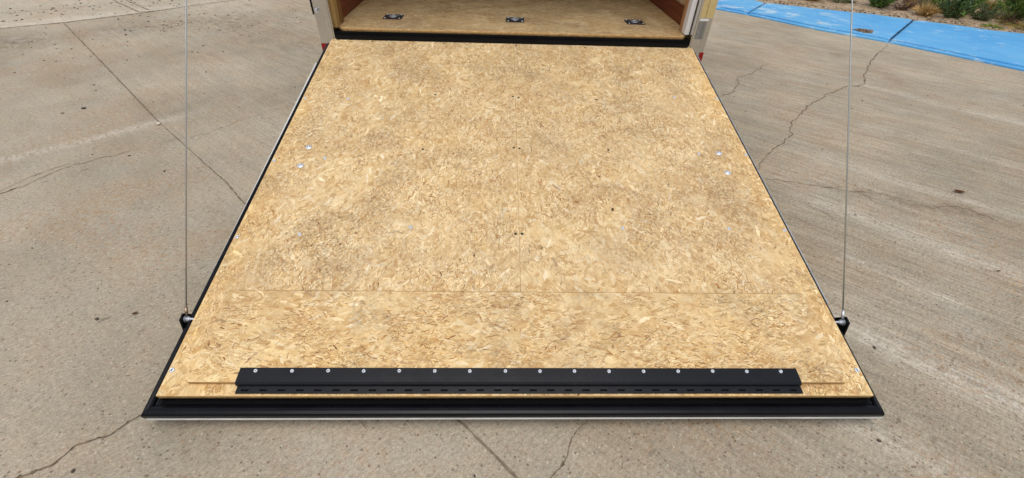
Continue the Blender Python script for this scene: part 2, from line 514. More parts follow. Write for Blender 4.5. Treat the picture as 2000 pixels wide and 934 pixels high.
def board(name, x0, x1, y0, y1, ztop, thick, bias, spread, seed, parent, dens=1.0, tint=1.0, outline=None, depth_axis_down=True):
    """a board: slab whose upper face is covered in pressed strands, edges in layered chips, all one mesh"""
    V, F, T, Gc = strands(x0, x1, y0, y1, ztop, bias, spread, dens, seed, tint)
    poly = outline or [(x0, y0), (x1, y0), (x1, y1), (x0, y1)]
    n = len(poly)
    sv = [(x, y, ztop) for x, y in poly] + [(x, y, ztop - thick) for x, y in poly]
    nb = len(V)
    if outline:                                       # keep strands inside clipped corners
        cen = V.reshape(-1, 10, 3).mean(1)
        pts = V.reshape(-1, 10, 3)
        keep = np.ones(len(cen), bool)
        for i in range(n):
            ax, ay = poly[i]; bx, by = poly[(i + 1) % n]
            d = (bx - ax) * (pts[:, :, 1] - ay) - (by - ay) * (pts[:, :, 0] - ax)
            keep &= (d >= -1e-6).all(1)
        V = pts[keep].reshape(-1, 3)
        T = T.reshape(-1, 10, 3)[keep].reshape(-1, 3); Gc = Gc.reshape(-1, 10, 3)[keep].reshape(-1, 3)
        nb = len(V); F = np.arange(nb).reshape(-1, 10)
    verts = np.concatenate([V, np.array(sv)])
    faces_side = [tuple(nb + i for i in range(n)), tuple(nb + n + i for i in range(n))[::-1]]
    for i in range(n):
        j = (i + 1) % n
        faces_side.append((nb + i, nb + n + i, nb + n + j, nb + j))
    me = bpy.data.meshes.new(name)
    nf = len(F); tot = nf * 10 + sum(len(f) for f in faces_side)
    me.vertices.add(len(verts)); me.vertices.foreach_set("co", verts.astype(np.float32).ravel())
    li = np.concatenate([F.ravel()] + [np.array(f) for f in faces_side]).astype(np.int32)
    me.loops.add(tot); me.loops.foreach_set("vertex_index", li)
    sizes = np.concatenate([np.full(nf, 10), np.array([len(f) for f in faces_side])])
    starts = np.concatenate([[0], np.cumsum(sizes)[:-1]]).astype(np.int32)
    me.polygons.add(len(sizes)); me.polygons.foreach_set("loop_start", starts)
    mi = np.zeros(len(sizes), np.int32); mi[nf + 1:] = 1
    me.update(calc_edges=True)
    me.polygons.foreach_set("material_index", mi)
    ta = me.attributes.new("tone", 'FLOAT_COLOR', 'POINT')
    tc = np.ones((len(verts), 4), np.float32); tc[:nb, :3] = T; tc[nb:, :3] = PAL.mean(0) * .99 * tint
    ta.data.foreach_set("color", tc.ravel())
    ga = me.attributes.new("grain", 'FLOAT_VECTOR', 'POINT')
    gc = verts.copy(); gc[:nb] = Gc
    ga.data.foreach_set("vector", gc.astype(np.float32).ravel())
    me.update()
    return link(name, me, [M['osb'], M['osb_edge']], parent)

# ------------------------------------------------------------------ ground, driveway, walk
BLUE_LOW = [(-4.0, 10.6), (-0.4, 6.75), (1.4, 4.9), (2.681, 3.586), (2.965, 3.312), (3.516, 2.622), (4.01, 2.183), (4.332, 1.789), (4.685, 1.334), (5.9, 0.0), (9.0, -3.4)]
BLUE_UP = [(-2.9, 11.4), (0.5, 7.7), (2.25, 5.75), (3.055, 4.551), (3.361, 4.136), (3.523, 3.92), (4.024, 3.628), (4.64, 3.378), (4.987, 3.142), (5.398, 2.871), (5.636, 2.69), (5.904, 2.58), (7.1, 1.35), (10.2, -2.0)]

def dist_poly(X, Y, pts):
    d = np.full(X.shape, 1e9)
    for (ax, ay), (bx, by) in zip(pts, pts[1:]):
        vx, vy = bx - ax, by - ay
        t = np.clip(((X - ax) * vx + (Y - ay) * vy) / (vx * vx + vy * vy), 0, 1)
        d = np.minimum(d, np.hypot(X - ax - t * vx, Y - ay - t * vy))
    return d

# soil: one sheet reaching the horizon, gently rough near the planting bed
def soil_sheet():
    bm = bmesh.new()
    big = 150
    vs_ = [bm.verts.new(v) for v in ((-big, -big, -.012), (big, -big, -.012), (big, big, -.012), (-big, big, -.012))]
    bm.faces.new(vs_)
    return link("ground", fin(bm, "ground"), M['soil'])
tag(soil_sheet(), kind='structure')

def bed():
    """mounded soil of the planting bed behind the blue walk"""
    nx, ny = 150, 110
    w = [0.0]
    U = np.linspace(0, 1, nx); Vv = np.linspace(0, 1, ny)
    pts = np.array(BLUE_UP)
    seg = np.concatenate([[0], np.cumsum(np.hypot(*np.diff(pts, axis=0).T))]); seg /= seg[-1]
    verts = []
    for v in Vv:
        for u in U:
            ex = np.interp(u, seg, pts[:, 0]); ey = np.interp(u, seg, pts[:, 1])
            d = (v ** 1.7) * 9.0
            X, Y = ex + .70 * d - .015, ey + .71 * d - .015
            h = .012 + .035 * min(1, d / .3) + .03 * mnoise.noise((X * 1.7, Y * 1.7, 0)) * min(1, d * 2) + .012 * mnoise.noise((X * 9, Y * 9, 3)) + .005 * mnoise.noise((X * 30, Y * 30, 5))
            if v == 0: h = min(h, .02)
            verts.append((X, Y, h))
    faces = [(j * nx + i, j * nx + i + 1, (j + 1) * nx + i + 1, (j + 1) * nx + i) for j in range(ny - 1) for i in range(nx - 1)]
    me = bpy.data.meshes.new("planting_bed"); me.from_pydata(verts, [], faces)
    for p in me.polygons: p.use_smooth = True
    return tag(link("planting_bed_soil", me, M['soil']), kind='structure')
bed()

def concrete():
    # fine grid where the photo looks, wide skirt beyond
    xs = np.concatenate([np.linspace(-40, -7.2, 12), np.arange(-7, 6.6, .04), np.linspace(7, 12, 6)])
    ys = np.concatenate([np.linspace(-30, -3.1, 10), np.arange(-3, 6.0, .04), np.linspace(6.5, 30, 14)])
    X, Y = np.meshgrid(xs, ys)
    bl = np.array(BLUE_LOW)
    # keep only what lies on the near side of the blue walk (clip rows against its line)
    so = np.argsort(bl[:, 0])
    edge = np.interp(X, bl[so, 0], bl[so, 1], left=1e9, right=-1e9)
    slope_left = bl[0, 1] + (bl[0, 0] - X) * 1.05
    edge = np.where(X < bl[0, 0], slope_left, edge)
    inside = Y <= edge + .02
    H, Wd = X.shape
    Yc = np.where(inside, Y, np.minimum(Y, edge + .03))
    light = np.zeros_like(X); dark = np.zeros_like(X); pale = np.zeros_like(X)
    def add(A, pts, w, k=1.0):
        A[:] = np.maximum(A, k * np.exp(-(dist_poly(X, Yc, pts) / w) ** 2))
    add(light, [(1.12, -1.55), (1.306, -1.742), (1.413, -1.832), (1.561, -1.932), (1.8, -2.12)], .05, 1.0)
    add(light, [(1.55, -.82), (1.648, -0.913), (1.781, -1.053), (1.892, -1.162), (2.111, -1.357)], .045, .8)
    add(light, [(1.42, -1.238), (1.57, -1.378), (1.72, -1.555)], .03, .6)
    add(light, [(.95, -1.96), (1.018, -2.012), (1.105, -2.1), (1.2, -2.18)], .045, .7)
    add(light, [(2.9, .9), (3.115, 0.642), (3.329, 0.408), (3.9, -.1)], .05, .6)
    add(light, [(-2.75, -.6), (-2.607, -0.461), (-2.409, -0.284), (-2.277, -0.131), (-2.1, .04)], .045, .7)
    add(light, [(2.4, 0.1), (2.9, -.35), (3.2, -.6)], .05, .4)
    add(light, [(1.85, -.35), (2.3, -.78), (2.7, -1.1)], .05, .4)
    add(dark, [(1.74, -.70), (1.95, -.78), (2.087, -0.881), (2.248, -0.867), (2.40, -1.0)], .05, .8)
    add(dark, [(2.362, -.717), (2.37, -.722)], .02, 1)
    add(dark, [(-5.2, 1.0), (-4.6, 1.35), (-4.2, 1.5)], .28, .75)
    add(dark, [(-3.55, 2.1), (-2.9, 2.5), (-2.7, 2.2)], .3, .65)
    add(dark, [(-2.4, 2.4), (-2.6, 2.0)], .3, .3)
    add(dark, [(3.17, 1.73), (3.22, 1.71)], .05, .8)
    add(dark, [(-4.6, 2.9), (-5.2, 2.5)], .10, .7)
    add(dark, [(-.95, -2.0), (-.8, -2.05)], .04, .35)
    far = (X * -.69 + Yc * .72) - 4.35                # beyond the first long joint the next slab is paler
    j = dist_poly(X, Yc, [(-4.9, 1.8), (-3.6, 3.03), (-3.0, 3.6)])
    pale[:] = np.clip(1 - j / .55, 0, 1) * (Yc > np.interp(X, [-6, -4.379, -3.617, -2], [1.0, 2.169, 3.019, 4.6])) * .8
    pale[:] = np.maximum(pale, .35 * (Yc > np.interp(X, [-6, -4.379, -3.617, -2], [1.0, 2.169, 3.019, 4.6])))
    pale[:] = np.maximum(pale, .5 * np.exp(-(np.hypot(X + 3.3, (Yc - 3.1)) / .5) ** 2))
    verts = np.stack([X, Yc, np.full_like(X, 0.0)], -1).reshape(-1, 3)
    ii = np.arange(H * Wd).reshape(H, Wd)
    q = np.stack([ii[:-1, :-1], ii[:-1, 1:], ii[1:, 1:], ii[1:, :-1]], -1)
    ok = (inside[:-1, :-1] | inside[:-1, 1:])
    q = q[ok]
    # drop collapsed cells
    P2 = verts[q][:, :, :2]
    ar = .5 * np.abs(np.sum(P2[:, :, 0] * np.roll(P2[:, :, 1], -1, 1) - P2[:, :, 1] * np.roll(P2[:, :, 0], -1, 1), 1))
    q = q[ar > 1e-7]
    me = bpy.data.meshes.new("driveway")
    me.from_pydata(verts.tolist(), [], q.tolist())
    a = me.attributes.new("stain", 'FLOAT_COLOR', 'POINT')
    a.data.foreach_set("color", np.stack([light, dark, pale, np.ones_like(X)], -1).astype(np.float32).ravel())
    o = link("driveway", me, M['concrete'])
    bm = bmesh.new(); bm.from_mesh(me)
    bmesh.ops.delete(bm, geom=[v for v in bm.verts if not v.link_faces], context='VERTS')
    bm.to_mesh(me); bm.free()
    return tag(o, kind='structure')
drive = concrete()

def ribbon(bm, pts, w0, w1, z=.0015, jag=.010, step=.012, chips=True, seed=0, taper=True, mi=0):
    """a ragged opening in the concrete surface following pts"""
    r = random.Random(seed)
    P = [Vector((x, y, 0)) for x, y in pts]
    dense = []
    for a, b in zip(P, P[1:]):
        n = max(1, int((b - a).length / step))
        for i in range(n): dense.append(a.lerp(b, i / n))
    dense.append(P[-1])
    n = len(dense); L = []; Rr = []
    off = 0
    for i, p in enumerate(dense):
        t = (dense[min(i + 1, n - 1)] - dense[max(i - 1, 0)]).normalized()
        nrm = Vector((-t.y, t.x, 0))
        off = off * .6 + r.gauss(0, jag * .5)
        c = p + nrm * off
        f = i / max(1, n - 1)
        w = (w0 + (w1 - w0) * f) * (.45 + r.random() * .9)
        if taper: w *= min(1, 6 * f + .15, 6 * (1 - f) + .15)
        if chips and r.random() < .05: w *= 2.2
        L.append(bm.verts.new(c + nrm * w * .5 + Vector((0, 0, z)))); Rr.append(bm.verts.new(c - nrm * w * .5 + Vector((0, 0, z))))
    for i in range(n - 1):
        f = bm.faces.new((L[i], L[i + 1], Rr[i + 1], Rr[i])); f.material_index = mi

CR = dict(
 a=([(3.98, 2.15), (3.884, 2.026), (3.576, 1.731), (3.381, 1.53), (3.173, 1.26), (3.067, 1.148), (3.008, 1.031), (2.886, 0.892), (2.788, 0.852), (2.742, 0.861), (2.575, 0.74), (2.434, 0.647), (2.28, 0.517), (2.142, 0.387), (2.04, 0.274), (1.912, 0.142), (1.832, 0.028), (1.799, -0.049), (1.733, -0.137), (1.638, -0.21), (1.541, -0.298), (1.488, -0.363), (1.423, -0.431), (1.34, -0.56), (1.2, -.7)], .0078, .0052, .011),
 b=([(1.2, -.56), (1.359, -0.611), (1.458, -0.629), (1.581, -0.662), (1.749, -0.708), (1.923, -0.738), (2.031, -0.815), (2.087, -0.881), (2.248, -0.847), (2.326, -0.941), (2.375, -1.08)], .0022, .0034, .01),
 c=([(1.40, 0.50), (1.597, 0.58), (1.721, 0.67), (1.816, 0.839), (1.908, 0.986), (2.139, 1.191), (2.282, 1.35), (2.385, 1.43)], .004, .007, .014),
 d=([(1.394, -0.807), (1.504, -0.894), (1.594, -1.075)], .0012, .0015, .01),
 e=([(-1.06, -1.93), (-1.117, -1.983), (-1.142, -2.02), (-1.168, -2.031), (-1.213, -2.048), (-1.224, -2.075), (-1.237, -2.101), (-1.274, -2.119), (-1.36, -2.17)], .0035, .005, .002),
 f=([(-2.6, -1.15), (-2.394, -0.80), (-2.292, -0.562), (-2.133, -0.445), (-2.025, -0.351)], .0045, .003, .010),
 g=([(-2.09, -0.384), (-2.04, -0.327), (-1.823, -0.195), (-1.701, -0.004), (-1.504, 0.231), (-1.30, 0.45)], .0022, .0018, .014),
 h=([(-2.5, -1.0), (-2.42, -0.694), (-2.385, -0.643), (-2.3, -.53)], .0025, .003, .008),
 i=([(0.21, -1.95), (0.19, -1.978), (0.17, -1.997), (0.146, -2.017), (0.127, -2.053), (0.112, -2.095), (0.081, -2.128), (0.03, -2.175)], .0028, .0032, .003),
 j=([(1.75, 0.55), (1.86, 0.49)], .004, .003, .006),
 k=([(2.1, .35), (2.25, .30), (2.4, .2)], .003, .002, .008),
 l=([(2.0, -.3), (2.4, -.55), (2.9, -.8)], .0014, .0014, .012),
 n=([(-1.6, .9), (-1.45, 1.05)], .006, .004, .01),
 o=([(-2.3, .35), (-2.0, .75), (-1.75, 1.0)], .0022, .002, .014),
)
for i, (k, (pts, w0, w1, jag)) in enumerate(CR.items()):
    bm = bmesh.new()
    st = .005 if k in 'ei' else .02
    ribbon(bm, pts, w0, w1, .0018 + i * .00004, jag, st, seed=i)
    tag(link("surface_crack", fin(bm, "surface_crack"), M['crack'], drive))
JO = [([(-7.5, -.6), (-4.936, 1.758), (-4.784, 1.897), (-4.379, 2.169), (-3.849, 2.689), (-3.617, 3.019), (-3.197, 3.438), (-.5, 6.3)], .016),
      ([(-4.374, 2.13), (-3.638, 1.404), (-2.789, 0.563), (-2.181, -0.041)], .009),
      ([(-2.181, -0.041), (-1.953, -0.254), (-1.645, -0.541), (-1.455, -0.715), (-1.308, -0.872), (-.9, -1.27)], .006),
      ([(-6.5, 4.9), (-4.68, 3.241), (-3.976, 2.65), (-3.86, 2.72)], .012),
      ([(-6.4, 5.06), (-4.58, 3.29), (-3.95, 2.76)], .012),
      ([(-.4, -1.78), (-0.198, -1.974), (-0.172, -1.993), (-0.118, -2.045), (-0.021, -2.139), (0.1, -2.26)], .0065),
      ([(-.49, -1.96), (-.462, -1.985), (-.44, -2.01)], .002)]
for i, (pts, w) in enumerate(JO):
    bm = bmesh.new()
    ribbon(bm, pts, w, w, .0026 + i * .00004, .0012, .012, seed=40 + i, taper=i in (2, 6))
    tag(link("control_joint", fin(bm, "control_joint"), M['jointm'], drive))

def walk():
    """blue painted concrete walk: slab with a rounded nose, cut by tooled joints"""
    lo = np.array(BLUE_LOW); up = np.array(BLUE_UP)
    def samp(p, t):
        s = np.concatenate([[0], np.cumsum(np.hypot(*np.diff(p, axis=0).T))])
        return np.array([np.interp(t, s / s[-1], p[:, 0]), np.interp(t, s / s[-1], p[:, 1])])
    def tparam(p, q):
        ts = np.linspace(0, 1, 4000)
        s = np.concatenate([[0], np.cumsum(np.hypot(*np.diff(p, axis=0).T))]); s /= s[-1]
        d = np.hypot(np.interp(ts, s, p[:, 0]) - q[0], np.interp(ts, s, p[:, 1]) - q[1])
        return ts[d.argmin()]
    cuts_lo = [0, tparam(lo, (-.4, 6.75)), tparam(lo, (1.35, 4.95)), tparam(lo, (2.991, 3.29)), tparam(lo, (4.01, 2.183)), tparam(lo, (5.9, 0)), 1]
    cuts_up = [0, tparam(up, (.5, 7.7)), tparam(up, (2.3, 5.7)), tparam(up, (3.49, 3.93)), tparam(up, (4.987, 3.142)), tparam(up, (7.1, 1.35)), 1]
    bm = bmesh.new()
    prof = [(-.004, -.01), (0, .012), (.006, .016), (.050, .020), (.0525, .016), (.056, .030), (.16, .032), (.5, .033), (.985, .033), (1.0, .026), (1.0, -.01)]
    for (a0, a1, b0, b1) in zip(cuts_lo, cuts_lo[1:], cuts_up, cuts_up[1:]):
        n = 40; rows = []
        for i in range(n + 1):
            f = i / n
            e = .0035 if 0 < i < n else 0
            A = samp(lo, a0 + (a1 - a0) * (.0012 + f * .9976)); B = samp(up, b0 + (b1 - b0) * (.0012 + f * .9976))
            wob = .012 * mnoise.noise((A[0] * 2.3, A[1] * 2.3, 1)); wob2 = .03 * mnoise.noise((B[0] * 2.9, B[1] * 2.9, 1))
            D = B - A; Dn = D / np.hypot(*D)
            row = []
            for (u, z) in prof:
                if u <= .06: p = A + Dn * (u + wob)
                else: p = A + Dn * wob * (1 - u) + D * u + Dn * wob2 * u
                dz = -.012 if i in (0, n) and z > 0 else 0
                row.append(bm.verts.new((p[0], p[1], z + dz)))
            rows.append(row)
        for r0, r1 in zip(rows, rows[1:]):
            for k in range(len(prof) - 1):
                bm.faces.new((r0[k], r0[k + 1], r1[k + 1], r1[k]))
        bm.faces.new(rows[0]); bm.faces.new(rows[-1][::-1])
    o = link("blue_walkway", fin(bm, "blue_walkway"), M['blue'])
    return tag(o, kind='structure')
wk = walk()
bm = bmesh.new()
for (a, b) in (((4.01, 2.183), (4.987, 3.142)), ((2.991, 3.30), (3.50, 3.90))):
    ribbon(bm, [a, b], .017 if a[0] > 3.5 else .009, .017 if a[0] > 3.5 else .009, .0345, .001, .05, taper=False, chips=False)
tag(link("tooled_joint", fin(bm, "tooled_joint"), simple("joint_blue_shadow", lin(30, 58, 84), .9, 0, .2, .2, 30), wk))

# ------------------------------------------------------------------ the trailer
H0 = .5099
trailer = empty("cargo_trailer", (0, 2.0, 0))
tag(trailer, "enclosed cargo trailer with its wide strand board ramp door lowered onto the concrete", "trailer")
TO = Vector((0, 2.0, 0))
def tpart(o, parent=None):
    """parent keeping the mesh at its built place"""
    o.parent = parent or trailer
    if parent is None: o.location = Vector(o.location) - TO
    return o

FZ = .560
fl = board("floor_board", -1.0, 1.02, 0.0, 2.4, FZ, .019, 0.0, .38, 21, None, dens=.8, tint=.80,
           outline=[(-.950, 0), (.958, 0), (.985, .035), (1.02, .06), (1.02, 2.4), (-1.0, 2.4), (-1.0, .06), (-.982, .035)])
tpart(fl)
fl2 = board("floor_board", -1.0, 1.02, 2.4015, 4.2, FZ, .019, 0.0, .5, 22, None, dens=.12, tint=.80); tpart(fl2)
# black rear sill
bm = bmesh.new()
box(bm, -1.0, 1.0, -.012, .08, .47, .5405, .004)
box(bm, -.99, .99, -.030, -.0125, .44, .528, .003)
tpart(link("rear_sill", fin(bm, "rear_sill"), M['black']))
# inner walls, kick boards, studs
tpart(boxo("side_wall", -1.028, -1.021, .12, 4.2, FZ + .002, 2.44, M['pine']))
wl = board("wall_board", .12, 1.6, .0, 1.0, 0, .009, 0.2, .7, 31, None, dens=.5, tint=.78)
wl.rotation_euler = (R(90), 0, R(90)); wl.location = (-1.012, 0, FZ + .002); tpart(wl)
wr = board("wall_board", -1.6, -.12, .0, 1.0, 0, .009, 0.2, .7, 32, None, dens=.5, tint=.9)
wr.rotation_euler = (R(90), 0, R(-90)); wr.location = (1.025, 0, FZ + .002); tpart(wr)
tpart(boxo("side_wall", 1.034, 1.041, .12, 4.2, FZ + .002, 2.44, M['pine']))
tpart(boxo("kick_board", -1.0115, -.999, .13, 4.0, FZ + .001, FZ + .102, M['kick'], bev=.001))
tpart(boxo("kick_board", 1.012, 1.0245, .13, 4.0, FZ + .001, FZ + .102, M['kick'], bev=.001))
tpart(boxo("wall_stud", -1.012, -.974, .07, .118, FZ + .001, 2.4, M['browned'], bev=.002))
tpart(boxo("door_jamb", -1.004, -.977, .012, .066, FZ - .006, 2.4, M['pine'], bev=.002))
tpart(boxo("wall_stud", .972, 1.0245, .07, .128, FZ + .001, 2.4, M['stud'], bev=.002))
tpart(boxo("door_jamb", .966, .993, .012, .066, FZ + .003, 2.4, M['white'], bev=.002))
# corner posts
for sx, x0, x1 in ((-1, -1.077, -.9945), (1, .9965, 1.088)):
    bm = bmesh.new(); box(bm, x0, x1, -.030, .010, .40, 2.48, .006)
    box(bm, x0 + (0 if sx < 0 else .045), x1 - (.045 if sx < 0 else 0), .011, .09, .40, 2.48, .004)
    p = tpart(link("corner_post", fin(bm, "corner_post"), M['polish']))
    inset = boxo("post_trim", (x0 + x1) / 2 - .004 + (.002 if sx > 0 else .020), (x0 + x1) / 2 - .002 + (.002 if sx > 0 else .020), -.0312, -.0295, .52, 2.4, M['alu'], p)
    inset.location = (0, 0, 0)
    xa, xb = (x0 + .002, x0 + .045) if sx < 0 else (x1 - .022, x1)
    bm = bmesh.new()
    box(bm, xa - .001, xb + .001, -.0318, -.0302, .425, .482, .0004, 0)
    box(bm, xa - .001, xb + .001, -.0318, -.0302, .400, .4245, .0004, 1)
    t = link("reflective_tape", fin(bm, "reflective_tape"), [M['red'], M['tapewhite']], p)
tpart(boxo('post_reflection', 1.012, 1.0835, -.0312, -.0295, .662, 2.4, M['refl_cream']))  # thin tinted plates paint the reflection seen in the polished post
tpart(boxo('post_reflection', 1.016, 1.064, -.0314, -.0295, .648, .658, M['white']))  # white band of that painted reflection
tpart(boxo('post_reflection', 1.012, 1.058, -.0312, -.0295, .552, .644, M['refl_grey']))  # grey patch of that painted reflection
# side rubber strip and small catch on the left post
tpart(boxo("door_seal", -1.086, -1.078, -.031, .02, .625, 2.45, M['rubber'], bev=.004))
bm = bmesh.new()
box(bm, -1.064, -1.048, -.044, -.031, .640, .650, .002)
lathe(bm, [(0, -.056), (.005, -.056), (.006, -.052), (.006, -.036), (0, -.036)], 14, Matrix.Translation((-1.056, 0, .656)) @ Matrix.Rotation(R(-90), 4, 'X'))
tpart(link("door_catch", fin(bm, "door_catch"), M['zinc']))
# outer body
tpart(boxo("body_side", -1.088, -1.030, .095, 4.25, .42, 2.46, M['skin'], bev=.003))
tpart(boxo("body_side", 1.043, 1.098, .095, 4.25, .42, 2.46, M['skin'], bev=.003))
tpart(boxo("front_wall", -1.088, 1.098, 4.252, 4.30, .42, 2.46, M['skin'], bev=.003))
tpart(boxo("roof", -1.09, 1.10, .0, 4.30, 2.482, 2.51, M['skin'], bev=.004))
tpart(boxo("rear_header", -.993, .995, -.02, .06, 2.38, 2.48, M['polish'], bev=.004))
bm = bmesh.new()
for yy in (.12, .9, 1.7, 2.5, 3.3, 4.1): box(bm, -.98, .98, yy, yy + .05, .47, .538, .003)
for xx in (-1.02, .95): box(bm, xx, xx + .06, .18, 4.2, .38, .467, .003)
box(bm, -.03, .03, 4.0, 5.6, .38, .46, .003)
tpart(link("chassis", fin(bm, "chassis"), M['black']))
for sx in (-1, 1):
    for yy in (1.85, 2.75):
        bm = bmesh.new()
        lathe(bm, [(.19, -.10), (.30, -.10), (.335, -.085), (.34, -.05), (.34, .05), (.335, .085), (.30, .10), (.19, .10)], 40, Matrix.Rotation(R(90), 4, 'Y'))
        w = link("wheel", fin(bm, "wheel", True), M['tyre'], None, (sx * 1.22 + .005, yy, .34)); tpart(w)
        bm = bmesh.new()
        lathe(bm, [(0, .055), (.05, .06), (.055, .04), (.14, .03), (.17, .07), (.188, .085), (.188, -.085), (0, -.085)], 32, Matrix.Rotation(R(90 * sx), 4, 'Y'))
        link("rim", fin(bm, "rim", True), M['rim'], w)
    bm = bmesh.new()
    x0, x1 = (1.10, 1.34) if sx > 0 else (-1.34, -1.09)
    box(bm, x0, x1, 1.42, 3.18, .735, .75, .004)
    tpart(link("fender", fin(bm, "fender"), M['alu']))

# recessed tie-down rings in the floor
def tie_down(x, y, tilt):
    bm = bmesh.new()
    # plate flange with round pan: built as rings from square to circle
    n = 48; hw = .055
    def sq(a, h, rr=.012):
        c, s = math.cos(a), math.sin(a)
        k = h / max(abs(c), abs(s)); px, py = c * k, s * k
        lim = h - rr
        if abs(px) > lim and abs(py) > lim:
            qx, qy = px - math.copysign(lim, px), py - math.copysign(lim, py)
            d = math.hypot(qx, qy)
            px, py = math.copysign(lim, px) + qx / d * rr, math.copysign(lim, py) + qy / d * rr
        return px, py
    rings = []
    for (kind, rr, z) in (('s', hw, -.001), ('s', hw, .0034), ('s', hw - .002, .0042), ('s', .0445, .0042), ('s', .043, .0016), ('c', .034, .0012), ('c', .022, .0016), ('c', .012, .0040), ('c', .0001, .0050)):
        ring = []
        for i in range(n):
            a = 2 * math.pi * i / n
            px, py = sq(a, rr) if kind == 's' else (rr * math.cos(a), rr * math.sin(a))
            ring.append(bm.verts.new((px, py, z)))
        rings.append(ring)
    for a, b in zip(rings, rings[1:]):
        for i in range(n):
            bm.faces.new((a[i], a[(i + 1) % n], b[(i + 1) % n], b[i]))
    o = link("tie_down", fin(bm, "tie_down", False), M['darkmetal'], None, (x, y, FZ + .0006))
    tpart(o)
    bm = bmesh.new()
    pts = [(.020 * math.cos(a), .024 * math.sin(a), .0055) for a in [2 * math.pi * i / 28 for i in range(28)]]
    tube(bm, pts, .0028, 10, True)
    link("lashing_ring", fin(bm, "lashing_ring", True), M['zinc'], o)
    for sx in (-1, 1):
        for sy in (-1, 1):
            bm = bmesh.new(); lathe(bm, [(.0055, .0043), (.005, .0060), (.0025, .0070), (0, .0072)], 12)
            link("screw", fin(bm, "screw", True), M['zinc'], o, (sx * .042, sy * .042, 0))
for (x, y, t) in ((-.719, .255, 0), (.010, .260, 0), (.745, .282, 0)): tie_down(x, y, t)

# ------------------------------------------------------------------ ramp door, built flat with the hinge at y=0 and tilted
TILT = math.asin((H0 - .09) / 2.0)
S = 2.0
W2 = 1.015
# frame: seal profile swept down the left side, along the tail and up the right side with mitred corners
def u_sweep(name, prof, mat, parent, dl, dt, dr, s_top=(0.03, .03), seg=1):
    """prof: (outward 0..1, n). dl/dt/dr scale the outward reach on left / tail / right"""
    bm = bmesh.new(); rows = []
    for (o, n) in prof:
        xl = -(W2 + o * dl); xr = W2 + o * dr; yt = -(S + o * dt)
        rows.append([bm.verts.new(v) for v in ((xl, -s_top[0], n), (xl, yt * .25, n), (xl, yt * .5, n), (xl, yt * .75, n), (xl, yt, n), (xl * .5, yt, n), (0, yt, n), (xr * .5, yt, n), (xr, yt, n), (xr, yt * .75, n), (xr, yt * .5, n), (xr, yt * .25, n), (xr, -s_top[1], n))])
    m = len(prof)
    for k in range(m):
        a, b = rows[k], rows[(k + 1) % m]
        for i in range(len(a) - 1): bm.faces.new((a[i], a[i + 1], b[i + 1], b[i]))
    bm.faces.new([r[0] for r in rows]); bm.faces.new([r[-1] for r in rows][::-1])
    return link(name, fin(bm, name), mat, parent)
bm = bmesh.new()
box(bm, -1.012, 1.012, -1.996, -.01, -.030, -.0205)
box(bm, -1.010, -.97, -1.994, -.02, -.062, -.0305)
box(bm, .97, 1.010, -1.994, -.02, -.062, -.0305)
box(bm, -.969, .969, -1.994, -1.95, -.062, -.0305)
box(bm, -.969, .969, -.06, -.02, -.062, -.0305)
ramp = link("ramp_door", fin(bm, "ramp_door"), M['black'], None, (0, 0, H0), (TILT, 0, 0))
tpart(ramp)
FP = [(0.02, -.030), (.25, -.0325), (.34, -.031), (.42, -.024), (.55, -.0205), (.72, -.0195), (.88, -.021), (.97, -.026), (1.0, -.034), (.97, -.050), (.5, -.064), (0.02, -.062)]
u_sweep("rubber_seal", FP, M['rubber'], ramp, .034, .0475, .0265)
bm = bmesh.new()
box(bm, -1.0135, 1.0135, -2.0125, -2.0008, -.0318, -.0296)
link("channel_floor", fin(bm, "channel_floor"), M['recess'], ramp)
# aluminium lip under the tail and along the left side
bm = bmesh.new()
box(bm, -1.038, 1.040, -2.0525, -2.0485, -.0420, -.0365, .001)
link("edge_trim", fin(bm, "edge_trim"), M['lip'], ramp)
bm = bmesh.new()
bmesh.ops.create_cube(bm, size=1)
for v in bm.verts:
    far = v.co.y > 0
    v.co = Vector(((-1.0535 if far else -1.0500) if v.co.x < 0 else -1.047, -.24 if far else -1.72, ((-.0215 if far else -.0285) if v.co.z > 0 else -.040)))
link("edge_trim", fin(bm, "edge_trim"), M['skin'], ramp)
bm = bmesh.new()
box(bm, 1.0405, 1.0455, -1.68, -.05, -.036, -.0215, .0012)
link("edge_trim", fin(bm, "edge_trim"), M['alu'], ramp)
boxo("outer_skin", -1.03, 1.03, -2.03, -.01, -.070, -.0645, M['skin'], ramp)
# boards
board("deck_board", -W2, -.0013, -S, 0, 0, .020, R(80), .80, 3, ramp)
board("deck_board", -.0006, W2, -S, 0, 0, .020, R(100), .80, 4, ramp)
TB = .0150
board("extension_board", -.938, .9415, -1.9665, -1.668, TB, .0146, R(0), .55, 5, ramp, tint=.97)
boxo('seam_shadow_strip', -.938, .9415, -1.6672, -1.6660, .0008, TB - .0010, M['seam_edge'], ramp)  # strip added to draw the shaded crevice behind the board
# hinge strip: upper leaf screwed on the board, folded down, slotted lower leaf
x0, x1 = -.8045, .8055
bm = bmesh.new()
def sheet(bm, pts, x0, x1, th):
    """folded sheet: section pts (y, z) swept in x"""
    n = len(pts); up, dn = [], []
    for i, (y, z) in enumerate(pts):
        a = Vector(pts[max(i - 1, 0)]); b = Vector(pts[min(i + 1, n - 1)])
        t = (b - a).normalized(); nm = Vector((-t.y, t.x))
        if nm.y < 0 or (abs(nm.y) < 1e-6 and nm.x > 0): nm = -nm
        dn.append((y, z)); up.append((y + nm.x * th, z + nm.y * th))
    ring = up + dn[::-1]
    A = [bm.verts.new((x0, y, z)) for y, z in ring]; B = [bm.verts.new((x1, y, z)) for y, z in ring]
    for i in range(len(ring)):
        j = (i + 1) % len(ring); bm.faces.new((A[i], A[j], B[j], B[i]))
    bm.faces.new(A); bm.faces.new(B[::-1])
